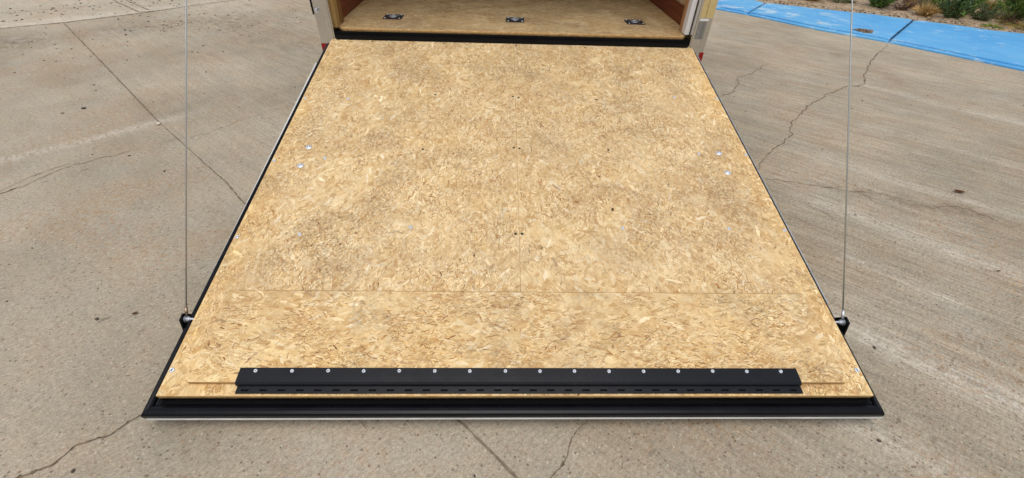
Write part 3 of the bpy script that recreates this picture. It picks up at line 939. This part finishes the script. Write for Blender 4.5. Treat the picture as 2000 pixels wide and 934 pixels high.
sheet(bm, [(-1.926, TB + .0006), (-1.950, TB + .0006), (-1.9665, TB + .0004), (-1.9705, TB - .002), (-1.9715, TB - .0055), (-1.9715, .0012)], x0, x1, .0028)
hinge = link("hinge_strip", fin(bm, "hinge_strip"), M['hinge'], ramp)
bm = bmesh.new()
lx0, lx1 = x0 + .003, x1 + .001
box(bm, lx0, lx1, -1.9832, -1.9722, .0009, .0050, .0006)
box(bm, lx0, lx1, -1.9948, -1.9885, .0009, .0050, .0006)
nsl = 32; pitch = (lx1 - lx0) / nsl
for i in range(nsl + 1):
    c = lx0 + pitch * (i) 
    a, b = c - pitch * .31, c + pitch * .27
    a, b = max(a, lx0), min(b, lx1)
    box(bm, a, b, -1.98852, -1.98318, .0011, .0048)
leaf = link("hinge_leaf", fin(bm, "hinge_leaf"), M['hinge'], ramp)
bm = bmesh.new(); box(bm, lx0 + .001, lx1 - .001, -1.9886, -1.9831, .0007, .0024)
link("slot_dark_strip", fin(bm, "slot_dark_strip"), M['recess'], ramp)  # matte black strip paints the darkness inside the slots

def pan_head(r, h, washer=0.0):
    bm = bmesh.new()
    if washer:
        lathe(bm, [(washer * .0, 0), (washer, 0), (washer, .0014), (washer * .95, .0018), (r * 1.02, .0018), (r, .0019), (r * .92, h * .7), (r * .6, h), (r * .5, h * 1.02), (r * .42, h * .55), (0, h * .5)], 24)
    else:
        lathe(bm, [(r, 0), (r * .98, h * .3), (r * .8, h * .8), (r * .46, h), (r * .36, h * .55), (0, h * .5)], 18)
    for f in bm.faces:
        c = f.calc_center_median()
        if math.hypot(c.x, c.y) < r * .36: f.material_index = 1
    return fin(bm, "screw", True)
hx = [-0.7591, -0.6573, -0.5564, -0.4563, -0.3558, -0.2548, -0.1547, -0.0526, 0.047, 0.1471, 0.2478, 0.3489, 0.4506, 0.5528, 0.6539, 0.7556]
me_h = pan_head(.0056, .0038)
for i, x in enumerate(hx):
    o = link("hinge_screw", me_h, [] if i else [M['zinc'], M['darkmetal']], ramp, (x, -1.9355 + random.uniform(-.0006, .0006), TB + .0034))
me_w = pan_head(.0062, .0046, .0132)
for i, (x, s) in enumerate([(-.888, .9466), (-.8893, 1.0625), (.8873, .9412), (.8861, 1.0654)]):
    link("washer_bolt", me_w, [] if i else [M['zinc'], M['darkmetal']], ramp, (x, -s, .0006))
me_s = pan_head(.0074, .0028)
pale = [(-1.0015, .5909), (-.7996, .5879), (-1.0036, 1.034), (-.8034, 1.0132), (-1.004, 1.4381), (-.79, 1.4233), (-.3993, 1.3838), (-1.0045, 1.9263), (.7928, .5182), (1.006, .5234), (.7968, .9469), (1.006, .9481), (1.004, 1.3778), (.7925, 1.3734), (.3868, 1.377), (1.0035, 1.9236)]
for i, (x, s) in enumerate(pale):
    link("deck_screw", me_s, [] if i else [M['zinc'], M['darkmetal']], ramp, (x, -s, .0007), (0, 0, random.random() * 3))
me_d = pan_head(.0055, .0012)
dark = [(-.0135, .5427), (.0141, .5504), (-.3918, .5392), (.3974, .554), (-.4045, .9474), (-.014, .927), (.0112, .9298), (.3995, .9298), (-.014, 1.4098), (.0102, 1.4096), (-.7884, .0408), (-.3918, .044), (.012, .05), (.40, .05)]
for i, (x, s) in enumerate(dark):
    link("dark_screw", me_d, [] if i else [M['dark_hole'], M['recess']], ramp, (x, -s, .0006))

# cable brackets and lift cables
def RAMP(x, s, n):
    return Vector((x, -s * math.cos(TILT) - n * math.sin(TILT), H0 - s * math.sin(TILT) + n * math.cos(TILT)))
for sx in (-1, 1):
    X = 1.0565 if sx > 0 else -1.0525
    # plate outline in the ramp's side plane (s, n)
    out = [(1.722, -.046), (1.747, .006), (1.770, .004), (1.788, -.036), (1.797, -.058), (1.728, -.058)]
    bm = bmesh.new()
    A = [bm.verts.new((X - .0025, -s, n)) for s, n in out]; B = [bm.verts.new((X + .0025, -s, n)) for s, n in out]
    bm.faces.new(A); bm.faces.new(B[::-1])
    for i in range(len(out)):
        j = (i + 1) % len(out); bm.faces.new((A[i], A[j], B[j], B[i]))
    bmesh.ops.bevel(bm, geom=bm.edges[:], offset=.0008, segments=1, affect='EDGES')
    link("cable_bracket", fin(bm, "cable_bracket"), M['black'], ramp)
    # bolt with washers pointing inwards
    c = (X, -1.755, -.016)
    rot = (0, R(-90 * sx), 0)
    bm = bmesh.new()
    lathe(bm, [(0, .0026), (.0082, .0026), (.0082, .0052), (.006, .0052), (.006, .0085), (.0092, .0085), (.0092, .0105), (.0064, .0106), (.0062, .0160), (.0036, .0162), (.0034, .0275), (.0026, .029), (0, .029)], 20)
    link("anchor_bolt", fin(bm, "anchor_bolt", False), M['zinc'], ramp, c, rot)
    # cable
    p0 = RAMP(X - sx * .0030, 1.755, -.016)
    top = Vector((1.045 if sx > 0 else -1.025, .0, H0 + 1.83))
    d = (top - p0).normalized()
    a = p0 + d * .012; f0 = p0 + d * .013; f1 = p0 + d * .036
    bm = bmesh.new()
    tube(bm, [a, p0.lerp(top, .3), p0.lerp(top, .6), top], .0022, 8)
    ring = []
    side = Vector((1, 0, 0)).cross(d).normalized()
    ring = [p0 + (d * math.cos(t) + side * math.sin(t)) * .0105 for t in [2 * math.pi * i / 20 for i in range(20)]]
    tube(bm, ring, .0018, 8, True)
    cab = tpart(link("lift_cable", fin(bm, "lift_cable", True), M['galv']))
    bm = bmesh.new(); tube(bm, [f0, f1], [.0046, .0042], 12); tube(bm, [f1, f1 + d * .003], [.0042, .0026], 12)
    link("ferrule", fin(bm, "ferrule", True), M['brass'] if sx < 0 else M['zinc'], cab)

# ------------------------------------------------------------------ planting bed
def plant_mesh(name, blades, stems=None):
    """blades: list of (base, tip, width, colour); each a bent two-segment blade. stems: tubes with colour"""
    V, F, T = [], [], []
    for (b, t, w, c, bend) in blades:
        b = Vector(b); t = Vector(t); d = t - b
        s = d.cross(Vector((random.uniform(-1, 1), random.uniform(-1, 1), random.uniform(-.4, .4))))
        if s.length < 1e-5: s = Vector((1, 0, 0))
        s.normalize(); m = b.lerp(t, .55) + Vector(bend)
        k = len(V)
        V += [b - s * w * .35, b + s * w * .35, m - s * w * .5, m + s * w * .5, t]
        F += [(k, k + 1, k + 3, k + 2), (k + 2, k + 3, k + 4)]
        T += [(c[0], c[1], c[2], 1)] * 5
    if stems:
        for (pts, rads, c) in stems:
            bm = bmesh.new(); tube(bm, pts, rads, 5)
            k = len(V); bm.verts.index_update()
            V += [v.co.copy() for v in bm.verts]; F += [tuple(k + v.index for v in f.verts) for f in bm.faces]
            T += [(c[0], c[1], c[2], 1)] * len(bm.verts); bm.free()
    me = bpy.data.meshes.new(name); me.from_pydata([tuple(v) for v in V], [], F)
    a = me.attributes.new("tone", 'FLOAT_COLOR', 'POINT'); a.data.foreach_set("color", np.array(T, np.float32).ravel())
    return me

def jit(c, s=.2):
    k = math.exp(random.gauss(0, s)); return (c[0] * k * random.uniform(.9, 1.12), c[1] * k, c[2] * k * random.uniform(.85, 1.1))

GRN = [lin(108, 142, 66), lin(88, 124, 54), lin(136, 162, 84), lin(70, 102, 48)]
DGR = [lin(70, 94, 54), lin(88, 108, 66), lin(56, 74, 44), lin(112, 124, 80)]
YGR = [lin(122, 140, 62), lin(98, 124, 50), lin(140, 150, 80)]
TAN = [lin(190, 152, 92), lin(206, 172, 112), lin(168, 130, 74), lin(216, 188, 136)]
SGE = [lin(128, 132, 104), lin(108, 114, 84), lin(146, 142, 116)]
BRN = [lin(98, 70, 58), lin(120, 88, 72), lin(74, 54, 46)]

def shrub(name, x, y, r, h, pal, n_stem, leaves, lw, ll, label, cat, group=None, stemcol=lin(88, 74, 50), lean=.9, flowers=0):
    st, bl = [], []
    for i in range(n_stem):
        a = random.uniform(0, 2 * math.pi); q = random.random() ** .7
        tip = Vector((math.cos(a) * r * q, math.sin(a) * r * q, h * (1 - .55 * q ** 2) * random.uniform(.6, 1.05)))
        base = Vector((math.cos(a) * r * .12, math.sin(a) * r * .12, -.02))
        mid = base.lerp(tip, .5) + Vector((random.gauss(0, .04) * r, random.gauss(0, .04) * r, h * .08))
        st.append(([base, mid, tip], [.004, .003, .0012], jit(stemcol, .15)))
        c0 = random.choice(pal)
        for j in range(leaves):
            f = random.uniform(.12, 1.0)
            p = (base.lerp(mid, f * 2) if f < .5 else mid.lerp(tip, f * 2 - 1))
            L = ll * random.uniform(.5, 1.2)
            dirv = ((tip - base).normalized() * lean + Vector((random.gauss(0, .6), random.gauss(0, .6), random.gauss(.1, .5)))).normalized()
            bl.append((p, p + dirv * L, lw * random.uniform(.6, 1.3), jit(c0, .22), (0, 0, L * random.uniform(-.12, .12))))
        if flowers and i < flowers:
            for k in range(9):
                a2 = k * 2 * math.pi / 9
                bl.append((tip, tip + Vector((math.cos(a2), math.sin(a2), .25)) * .022, .013, lin(238, 214, 52)[:3], (0, 0, .003)))
    me = plant_mesh(name, bl, [(s[0], s[1], s[2]) for s in st])
    o = link(name, me, M['leaf'], None, (x, y, .035))
    return tag(o, label, cat, group)

def clump(name, x, y, r, h, pal, n, lw, label, cat, group=None, flop=.6):
    bl = []
    for i in range(n):
        a = random.uniform(0, 2 * math.pi); q = random.random()
        b = Vector((math.cos(a) * r * .3 * q, math.sin(a) * r * .3 * q, -.01))
        out = random.random() ** .7
        t = b + Vector((math.cos(a) * r * out * 1.0, math.sin(a) * r * out, h * (1 - flop * out) * random.uniform(.5, 1.1)))
        bl.append((b, t, lw * random.uniform(.6, 1.4), jit(random.choice(pal), .2), (0, 0, h * .22 * out)))
    o = link(name, plant_mesh(name, bl), M['leaf'], None, (x, y, .035))
    return tag(o, label, cat, group)

SG = "green shrubs in the planting bed"
shrub("shrub", 4.92, 3.74, .26, .34, GRN, 60, 36, .010, .055, "bright green feathery shrub right of the steel cable above the blue walkway", "shrub", SG)
shrub("shrub", 5.50, 3.20, .22, .30, DGR + GRN[:1], 38, 26, .008, .065, "dark green wispy shrub just right of the yellow dry grass clump", "shrub", SG)
shrub("shrub", 5.80, 3.10, .20, .22, DGR + SGE, 28, 22, .008, .060, "grey green shrub between the dark green shrub and the big green one", "shrub", SG)
shrub("shrub", 6.22, 3.18, .26, .32, GRN + YGR, 48, 32, .010, .060, "big bright green shrub left of the forked dark branches", "shrub", SG)
shrub("shrub", 5.62, 3.62, .26, .22, GRN + SGE, 46, 26, .009, .055, "thin light green shrub behind the dark green wispy shrub", "shrub", SG)
shrub("shrub", 4.55, 4.42, .34, .34, DGR, 60, 40, .010, .06, "dark shrub at the top edge just left of the right hand cable", "shrub", SG)
shrub("shrub", 6.10, 4.85, .45, .40, DGR + GRN[3:], 60, 44, .011, .06, "shadowy dark green shrub at the top edge behind the reddish dead bush", "shrub", SG)
shrub("shrub", 6.95, 3.85, .50, .55, SGE + DGR, 110, 44, .010, .06, "tall grey green shrub in the far top right corner", "shrub", SG)
shrub("shrub", 7.25, 5.6, .7, .6, DGR, 110, 40, .012, .07, "large dark shrub far behind the yellow flowered weed", "shrub", SG)
shrub("shrub", 3.9, 5.9, .6, .5, DGR, 90, 40, .012, .07, "dark shrub far back behind the dry straw clump at the top edge", "shrub", SG)
shrub("shrub", 5.12, 3.95, .16, .16, SGE + GRN, 34, 30, .008, .05, "small sage grey shrub between the bright green shrub and the dead bush", "shrub", SG)
shrub("shrub", 5.98, 3.62, .22, .26, GRN + DGR, 40, 28, .009, .055, "narrow green shrub just behind the yellow flowered weed", "shrub", SG)
shrub("shrub", 6.75, 3.25, .26, .36, YGR + GRN, 46, 30, .009, .06, "yellow green shrub behind the forked dark branches at the right edge", "shrub", SG)
clump("grass_clump", 4.20, 4.12, .26, .20, TAN, 520, .005, "dry straw coloured grass clump nearest the trailer by the blue walkway", "grass", "dry grass clumps in the planting bed")
clump("grass_clump", 5.26, 3.34, .17, .20, TAN, 520, .005, "yellow dry grass clump touching the left side of the dark green shrub", "grass", "dry grass clumps in the planting bed")
clump("grass_clump", 4.02, 4.45, .22, .15, TAN + BRN, 300, .005, "small brownish grass clump at the top edge left of the straw clump", "grass", "dry grass clumps in the planting bed")
clump("grass_clump", 6.12, 2.84, .30, .10, YGR + TAN, 420, .006, "low yellow green grass tuft below the big green shrub at the walkway edge", "grass", "dry grass clumps in the planting bed", .8)
clump("grass_clump", 6.60, 2.98, .34, .20, YGR + TAN, 480, .006, "loose pale grass clump under the forked dark branches", "grass", "dry grass clumps in the planting bed", .7)
clump("grass_clump", 5.72, 2.86, .13, .06, [lin(150, 164, 84), lin(132, 152, 70)], 200, .009, "flat light green weed rosette at the edge of the blue walkway", "weed", None, .9)
def dead_bush(x, y, r, h, n, label, w=.003, name="dead_bush", col=BRN):
    st = []
    for i in range(n):
        a = random.uniform(0, 6.283); p = Vector((random.gauss(0, .02), random.gauss(0, .02), -.01)); d = Vector((math.cos(a) * .6, math.sin(a) * .6, 1)).normalized()
        pts = [p.copy()]
        for k in range(5):
            d = (d + Vector((random.gauss(0, .35), random.gauss(0, .35), random.gauss(-.08, .3)))).normalized()
            p = p + d * h * .26; p.z = max(p.z, .0); pts.append(p.copy())
        st.append((pts, [w * (1 - .16 * k) for k in range(6)], jit(random.choice(col), .2)))
        for m in range(3):
            q = pts[random.randint(1, 4)]; d2 = Vector((random.gauss(0, 1), random.gauss(0, 1), random.gauss(.3, .5))).normalized()
            st.append(([q, q + d2 * h * .16, q + d2 * h * .28 + Vector((0, 0, random.gauss(0, .02)))], [w * .6, w * .4, w * .25], jit(random.choice(col), .2)))
    o = link(name, plant_mesh(name, [], st), M['leaf'], None, (x, y, .035))
    return tag(o, label, "dead bush")
dead_bush(5.16, 3.62, .2, .26, 44, "bare reddish brown twiggy bush between the bright green shrub and the dry grass")
dead_bush(5.95, 2.94, .16, .16, 26, "small dead brown twig tangle in front of the big green shrub")
# forked dark branches of a leggy shrub at the right edge
st = []
for pts in ([(0, 0, 0), (-.03, .04, .16), (-.02, .02, .34), (.05, .1, .55)], [(-.02, .04, .10), (-.20, .0, .20), (-.26, .06, .36), (-.2, .1, .5)], [(.02, -.02, .04), (.16, .1, .24), (.28, .12, .42)], [(-.24, -.02, .0), (-.17, -.03, .14), (-.2, .04, .27)]):
    st.append(([Vector(p) for p in pts], [.014, .011, .008, .005][:len(pts)], lin(50, 38, 32)[:3]))
bl = []
for i in range(1300):
    a = random.uniform(0, 6.28); q = random.random() ** .6 * .42
    p = Vector((math.cos(a) * q, .12 + math.sin(a) * q, .32 + random.gauss(0, .11) + .1)); L = random.uniform(.02, .06)
    bl.append((p, p + Vector((random.gauss(0, 1), random.gauss(0, 1), random.gauss(.2, .8))).normalized() * L, .009, jit(random.choice(DGR + YGR), .25), (0, 0, 0)))
o = link("leggy_shrub", plant_mesh("leggy_shrub", bl, st), M['leaf'], None, (6.36, 2.86, .03))
tag(o, "open shrub with forked dark branches at the right edge of the bed", "shrub")
# yellow flowered weed
st, bl = [], []
for i in range(12):
    a = random.uniform(0, 6.28); tip = Vector((math.cos(a) * .10, math.sin(a) * .10, random.uniform(.30, .42)))
    st.append(([Vector((0, 0, 0)), tip * .5 + Vector((0, 0, .03)), tip], [.003, .0025, .002], jit(GRN[0], .1)))
    for j in range(12):
        f = random.random(); p = tip * f
        bl.append((p, p + Vector((random.gauss(0, 1), random.gauss(0, 1), .5)).normalized() * .05, .009, jit(random.choice(GRN), .2), (0, 0, .01)))
    if i < 4:
        for k in range(10):
            a2 = k * .628
            bl.append((tip, tip + Vector((math.cos(a2), math.sin(a2) * .8, .3)) * .024, .014, lin(240, 214, 60)[:3], (0, 0, .003)))
o = link("flowering_weed", plant_mesh("flowering_weed", bl, st), M['leaf'], None, (6.00, 3.48, .035))
tag(o, "thin weed with a few small yellow daisy flowers behind the green shrubs", "weed")

for (x, y, r, h, pal, n, lab) in (
    (5.62, 3.30, .16, .17, TAN + YGR, 220, "loose yellowing grass tuft growing through the dark green wispy shrub"),
    (6.05, 3.30, .18, .20, TAN + SGE, 220, "pale dry grass tuft in front of the yellow flowered weed"),
    (5.45, 3.78, .20, .14, SGE + TAN, 200, "grey dry grass tuft right of the reddish brown twiggy bush"),
    (4.60, 4.02, .20, .12, SGE + DGR, 200, "low grey green grass tuft left of the bright green feathery shrub"),
    (6.45, 3.75, .24, .26, YGR + TAN, 260, "tall yellow green grass tuft far behind the big bright green shrub"),
    (5.75, 4.10, .24, .16, TAN + BRN, 240, "brown dry grass tuft on the bare soil behind the green shrubs")):
    clump("grass_clump", x, y, r, h, pal, n, .0055, lab, "grass", "dry grass clumps in the planting bed", .7)

# gravel and litter at the back edge of the walk: countless, one mesh
def pebble_bm(bm, p, r, seed, flat=.55, mi=0):
    b = bmesh.new(); bmesh.ops.create_icosphere(b, subdivisions=1, radius=1)
    rot = Matrix.Rotation(random.uniform(0, 6.28), 3, 'Z')
    s = Vector((r * random.uniform(.7, 1.4), r * random.uniform(.6, 1), r * flat))
    for v in b.verts:
        k = 1 + .25 * mnoise.noise(v.co * 1.7 + Vector((seed * 3.1, 0, 0)))
        v.co = rot @ Vector((v.co.x * s.x * k, v.co.y * s.y * k, v.co.z * s.z * k)) + Vector(p)
    for f in b.faces: f.material_index = mi
    t = bpy.data.meshes.new("t"); b.to_mesh(t); b.free(); bm.from_mesh(t); bpy.data.meshes.remove(t)
bm = bmesh.new()
upn = np.array(BLUE_UP)
for i in range(900):
    t = random.uniform(2.9, 7.2)
    ex = t; ey = float(np.interp(t, upn[:, 0], upn[:, 1]))
    d = abs(random.gauss(0, 1)) * .22 + .005
    if random.random() < .35: d = random.uniform(0, 1.6)
    r = random.uniform(.005, .016)
    pebble_bm(bm, (ex + .7 * d, ey + .7 * d, .036 + r * .2), r, i, mi=random.choice((0, 1, 1, 2, 2)))
tag(link("gravel", fin(bm, "gravel"), [M['stone'], M['palestone'], M['sand']]), "loose pale gravel and wood chips along the back edge of the blue walkway", "gravel", kind='stuff')
# dry litter (straw bits)
bl = []
for i in range(2600):
    t = random.uniform(2.9, 7.6); ex = t; ey = float(np.interp(t, upn[:, 0], upn[:, 1])); d = random.random() ** 1.5 * 1.8
    p = Vector((ex + .7 * d, ey + .7 * d, .045 + random.random() * .012)); a = random.uniform(0, 6.28); L = random.uniform(.02, .07)
    bl.append((p, p + Vector((math.cos(a) * L, math.sin(a) * L, random.gauss(0, .006))), .004, jit(random.choice(TAN + BRN), .25), (0, 0, .003)))
tag(link("dry_litter", plant_mesh("dry_litter", bl), M['leaf']), "dry straw and twig litter spread over the planting bed soil", "litter", kind='stuff')

# clump of dirt on the blue walk
bm = bmesh.new()
for i in range(150):
    a = random.uniform(0, 6.28); q = random.random() ** .8
    dx = math.cos(a) * .10 * q * (1 + .3 * math.sin(3 * a)); dy = math.sin(a) * .09 * q
    x = 3.95 + dx; y = 2.52 + dy
    pebble_bm(bm, (x, y, .032 + .018 * (1 - q) * random.random()), random.uniform(.006, .014), i, .6, mi=random.choice((0, 0, 1)))
tag(link("dirt_clump", fin(bm, "dirt_clump"), [M['sand'], M['stone']]), "crumbly brown heap of dirt spilled on the blue painted walkway", "dirt")

# loose grit over the far part of the driveway and small scattered crumbs
bm = bmesh.new()
def grit(cx, cy, sx, sy, n, r0, r1, ang=0, mi=(0, 0, 1)):
    for i in range(n):
        u, v = random.gauss(0, sx), random.gauss(0, sy)
        pebble_bm(bm, (cx + u * math.cos(ang) - v * math.sin(ang), cy + u * math.sin(ang) + v * math.cos(ang), .002), random.uniform(r0, r1), i, .45, mi=random.choice(mi))
grit(-3.4, 2.25, .35, .25, 70, .003, .012, .75)
grit(-4.75, 2.75, .5, .22, 130, .003, .014, .75)
grit(-3.9, 3.0, .4, .2, 60, .003, .012, .75)
grit(-4.5, 1.3, .5, .3, 110, .003, .009, .2)
grit(-2.6, 2.3, .5, .4, 90, .003, .009, .5)
grit(-3.6, .9, .8, .6, 60, .003, .009, .5)
grit(2.2, .6, .8, .5, 30, .003, .007, 0)
grit(-1.7, -1.2, .5, .4, 60, .0015, .004, 0)
grit(-2.6, .3, .9, .6, 60, .003, .008, 0)
grit(1.7, -1.2, .5, .5, 40, .0015, .004, 0)
grit(0, -2.08, 1.0, .05, 45, .0008, .0022, 0)
tag(link("grit", fin(bm, "grit"), [M['stone'], M['palestone']]), "dark crumbs of grit scattered over the concrete driveway", "grit", kind='stuff')

def leaf_obj(x, y, L, W, ang, label, mat='deadleaf'):
    bm = bmesh.new(); n = 8; L1, R1, C = [], [], []
    for i in range(n + 1):
        f = i / n; w = W * math.sin(math.pi * min(1, f * .92 + .06)) * .5; u = (f - .5) * L
        zc = .003 + .006 * (2 * f - 1) ** 2
        C.append(bm.verts.new((u, 0, zc))); L1.append(bm.verts.new((u, w, zc + w * .5))); R1.append(bm.verts.new((u, -w, zc + w * .35)))
    for i in range(n):
        bm.faces.new((C[i], C[i + 1], L1[i + 1], L1[i])); bm.faces.new((C[i + 1], C[i], R1[i], R1[i + 1]))
    bmesh.ops.solidify(bm, geom=bm.faces[:], thickness=.0006)
    return tag(link("fallen_leaf", fin(bm, "fallen_leaf"), M[mat], None, (x, y, .001), (0, 0, ang)), label, "leaf", "fallen leaves on the concrete")
leaf_obj(2.362, -.717, .055, .022, R(-20), "rust brown dead leaf on the concrete right of the right hand cable")
leaf_obj(-1.345, -1.585, .020, .009, R(35), "brown curled leaf on the concrete left of the ramp's lower end")
leaf_obj(2.02, -1.33, .018, .008, R(-10), "small dark brown leaf at the right, below the long pale streak")

def stone_obj(x, y, r, label, mat='stone'):
    b = bmesh.new(); bmesh.ops.create_icosphere(b, subdivisions=2, radius=1)
    for v in b.verts:
        k = 1 + .3 * mnoise.noise(v.co * 1.6 + Vector((x * 5, y * 5, 0)))
        v.co = Vector((v.co.x * r * 1.3 * k, v.co.y * r * .9 * k, v.co.z * r * .55 * k))
    return tag(link("pebble", fin(b, "pebble", True), M[mat], None, (x, y, r * .4 + .001), (0, 0, x * 9)), label, "pebble", "pebbles on the concrete")
stone_obj(-2.16, -.075, .014, "white chip at the end of the long straight joint left of the ramp", 'palestone')
stone_obj(-2.75, .13, .011, "dark pebble on the left, below the long straight joint")
stone_obj(-1.46, -1.61, .006, "black pebble on the concrete beside the brown curled leaf")
stone_obj(-1.17, -2.115, .0045, "tiny black stone below the crack in the lower left corner")
stone_obj(1.225, -1.72, .005, "tiny black stone on the pale streak right of the ramp")
stone_obj(1.02, -2.045, .0045, "tiny black stone in front of the ramp near the lower right")
stone_obj(-.133, -2.134, .0035, "black speck of stone at the bottom edge left of the straight joint")
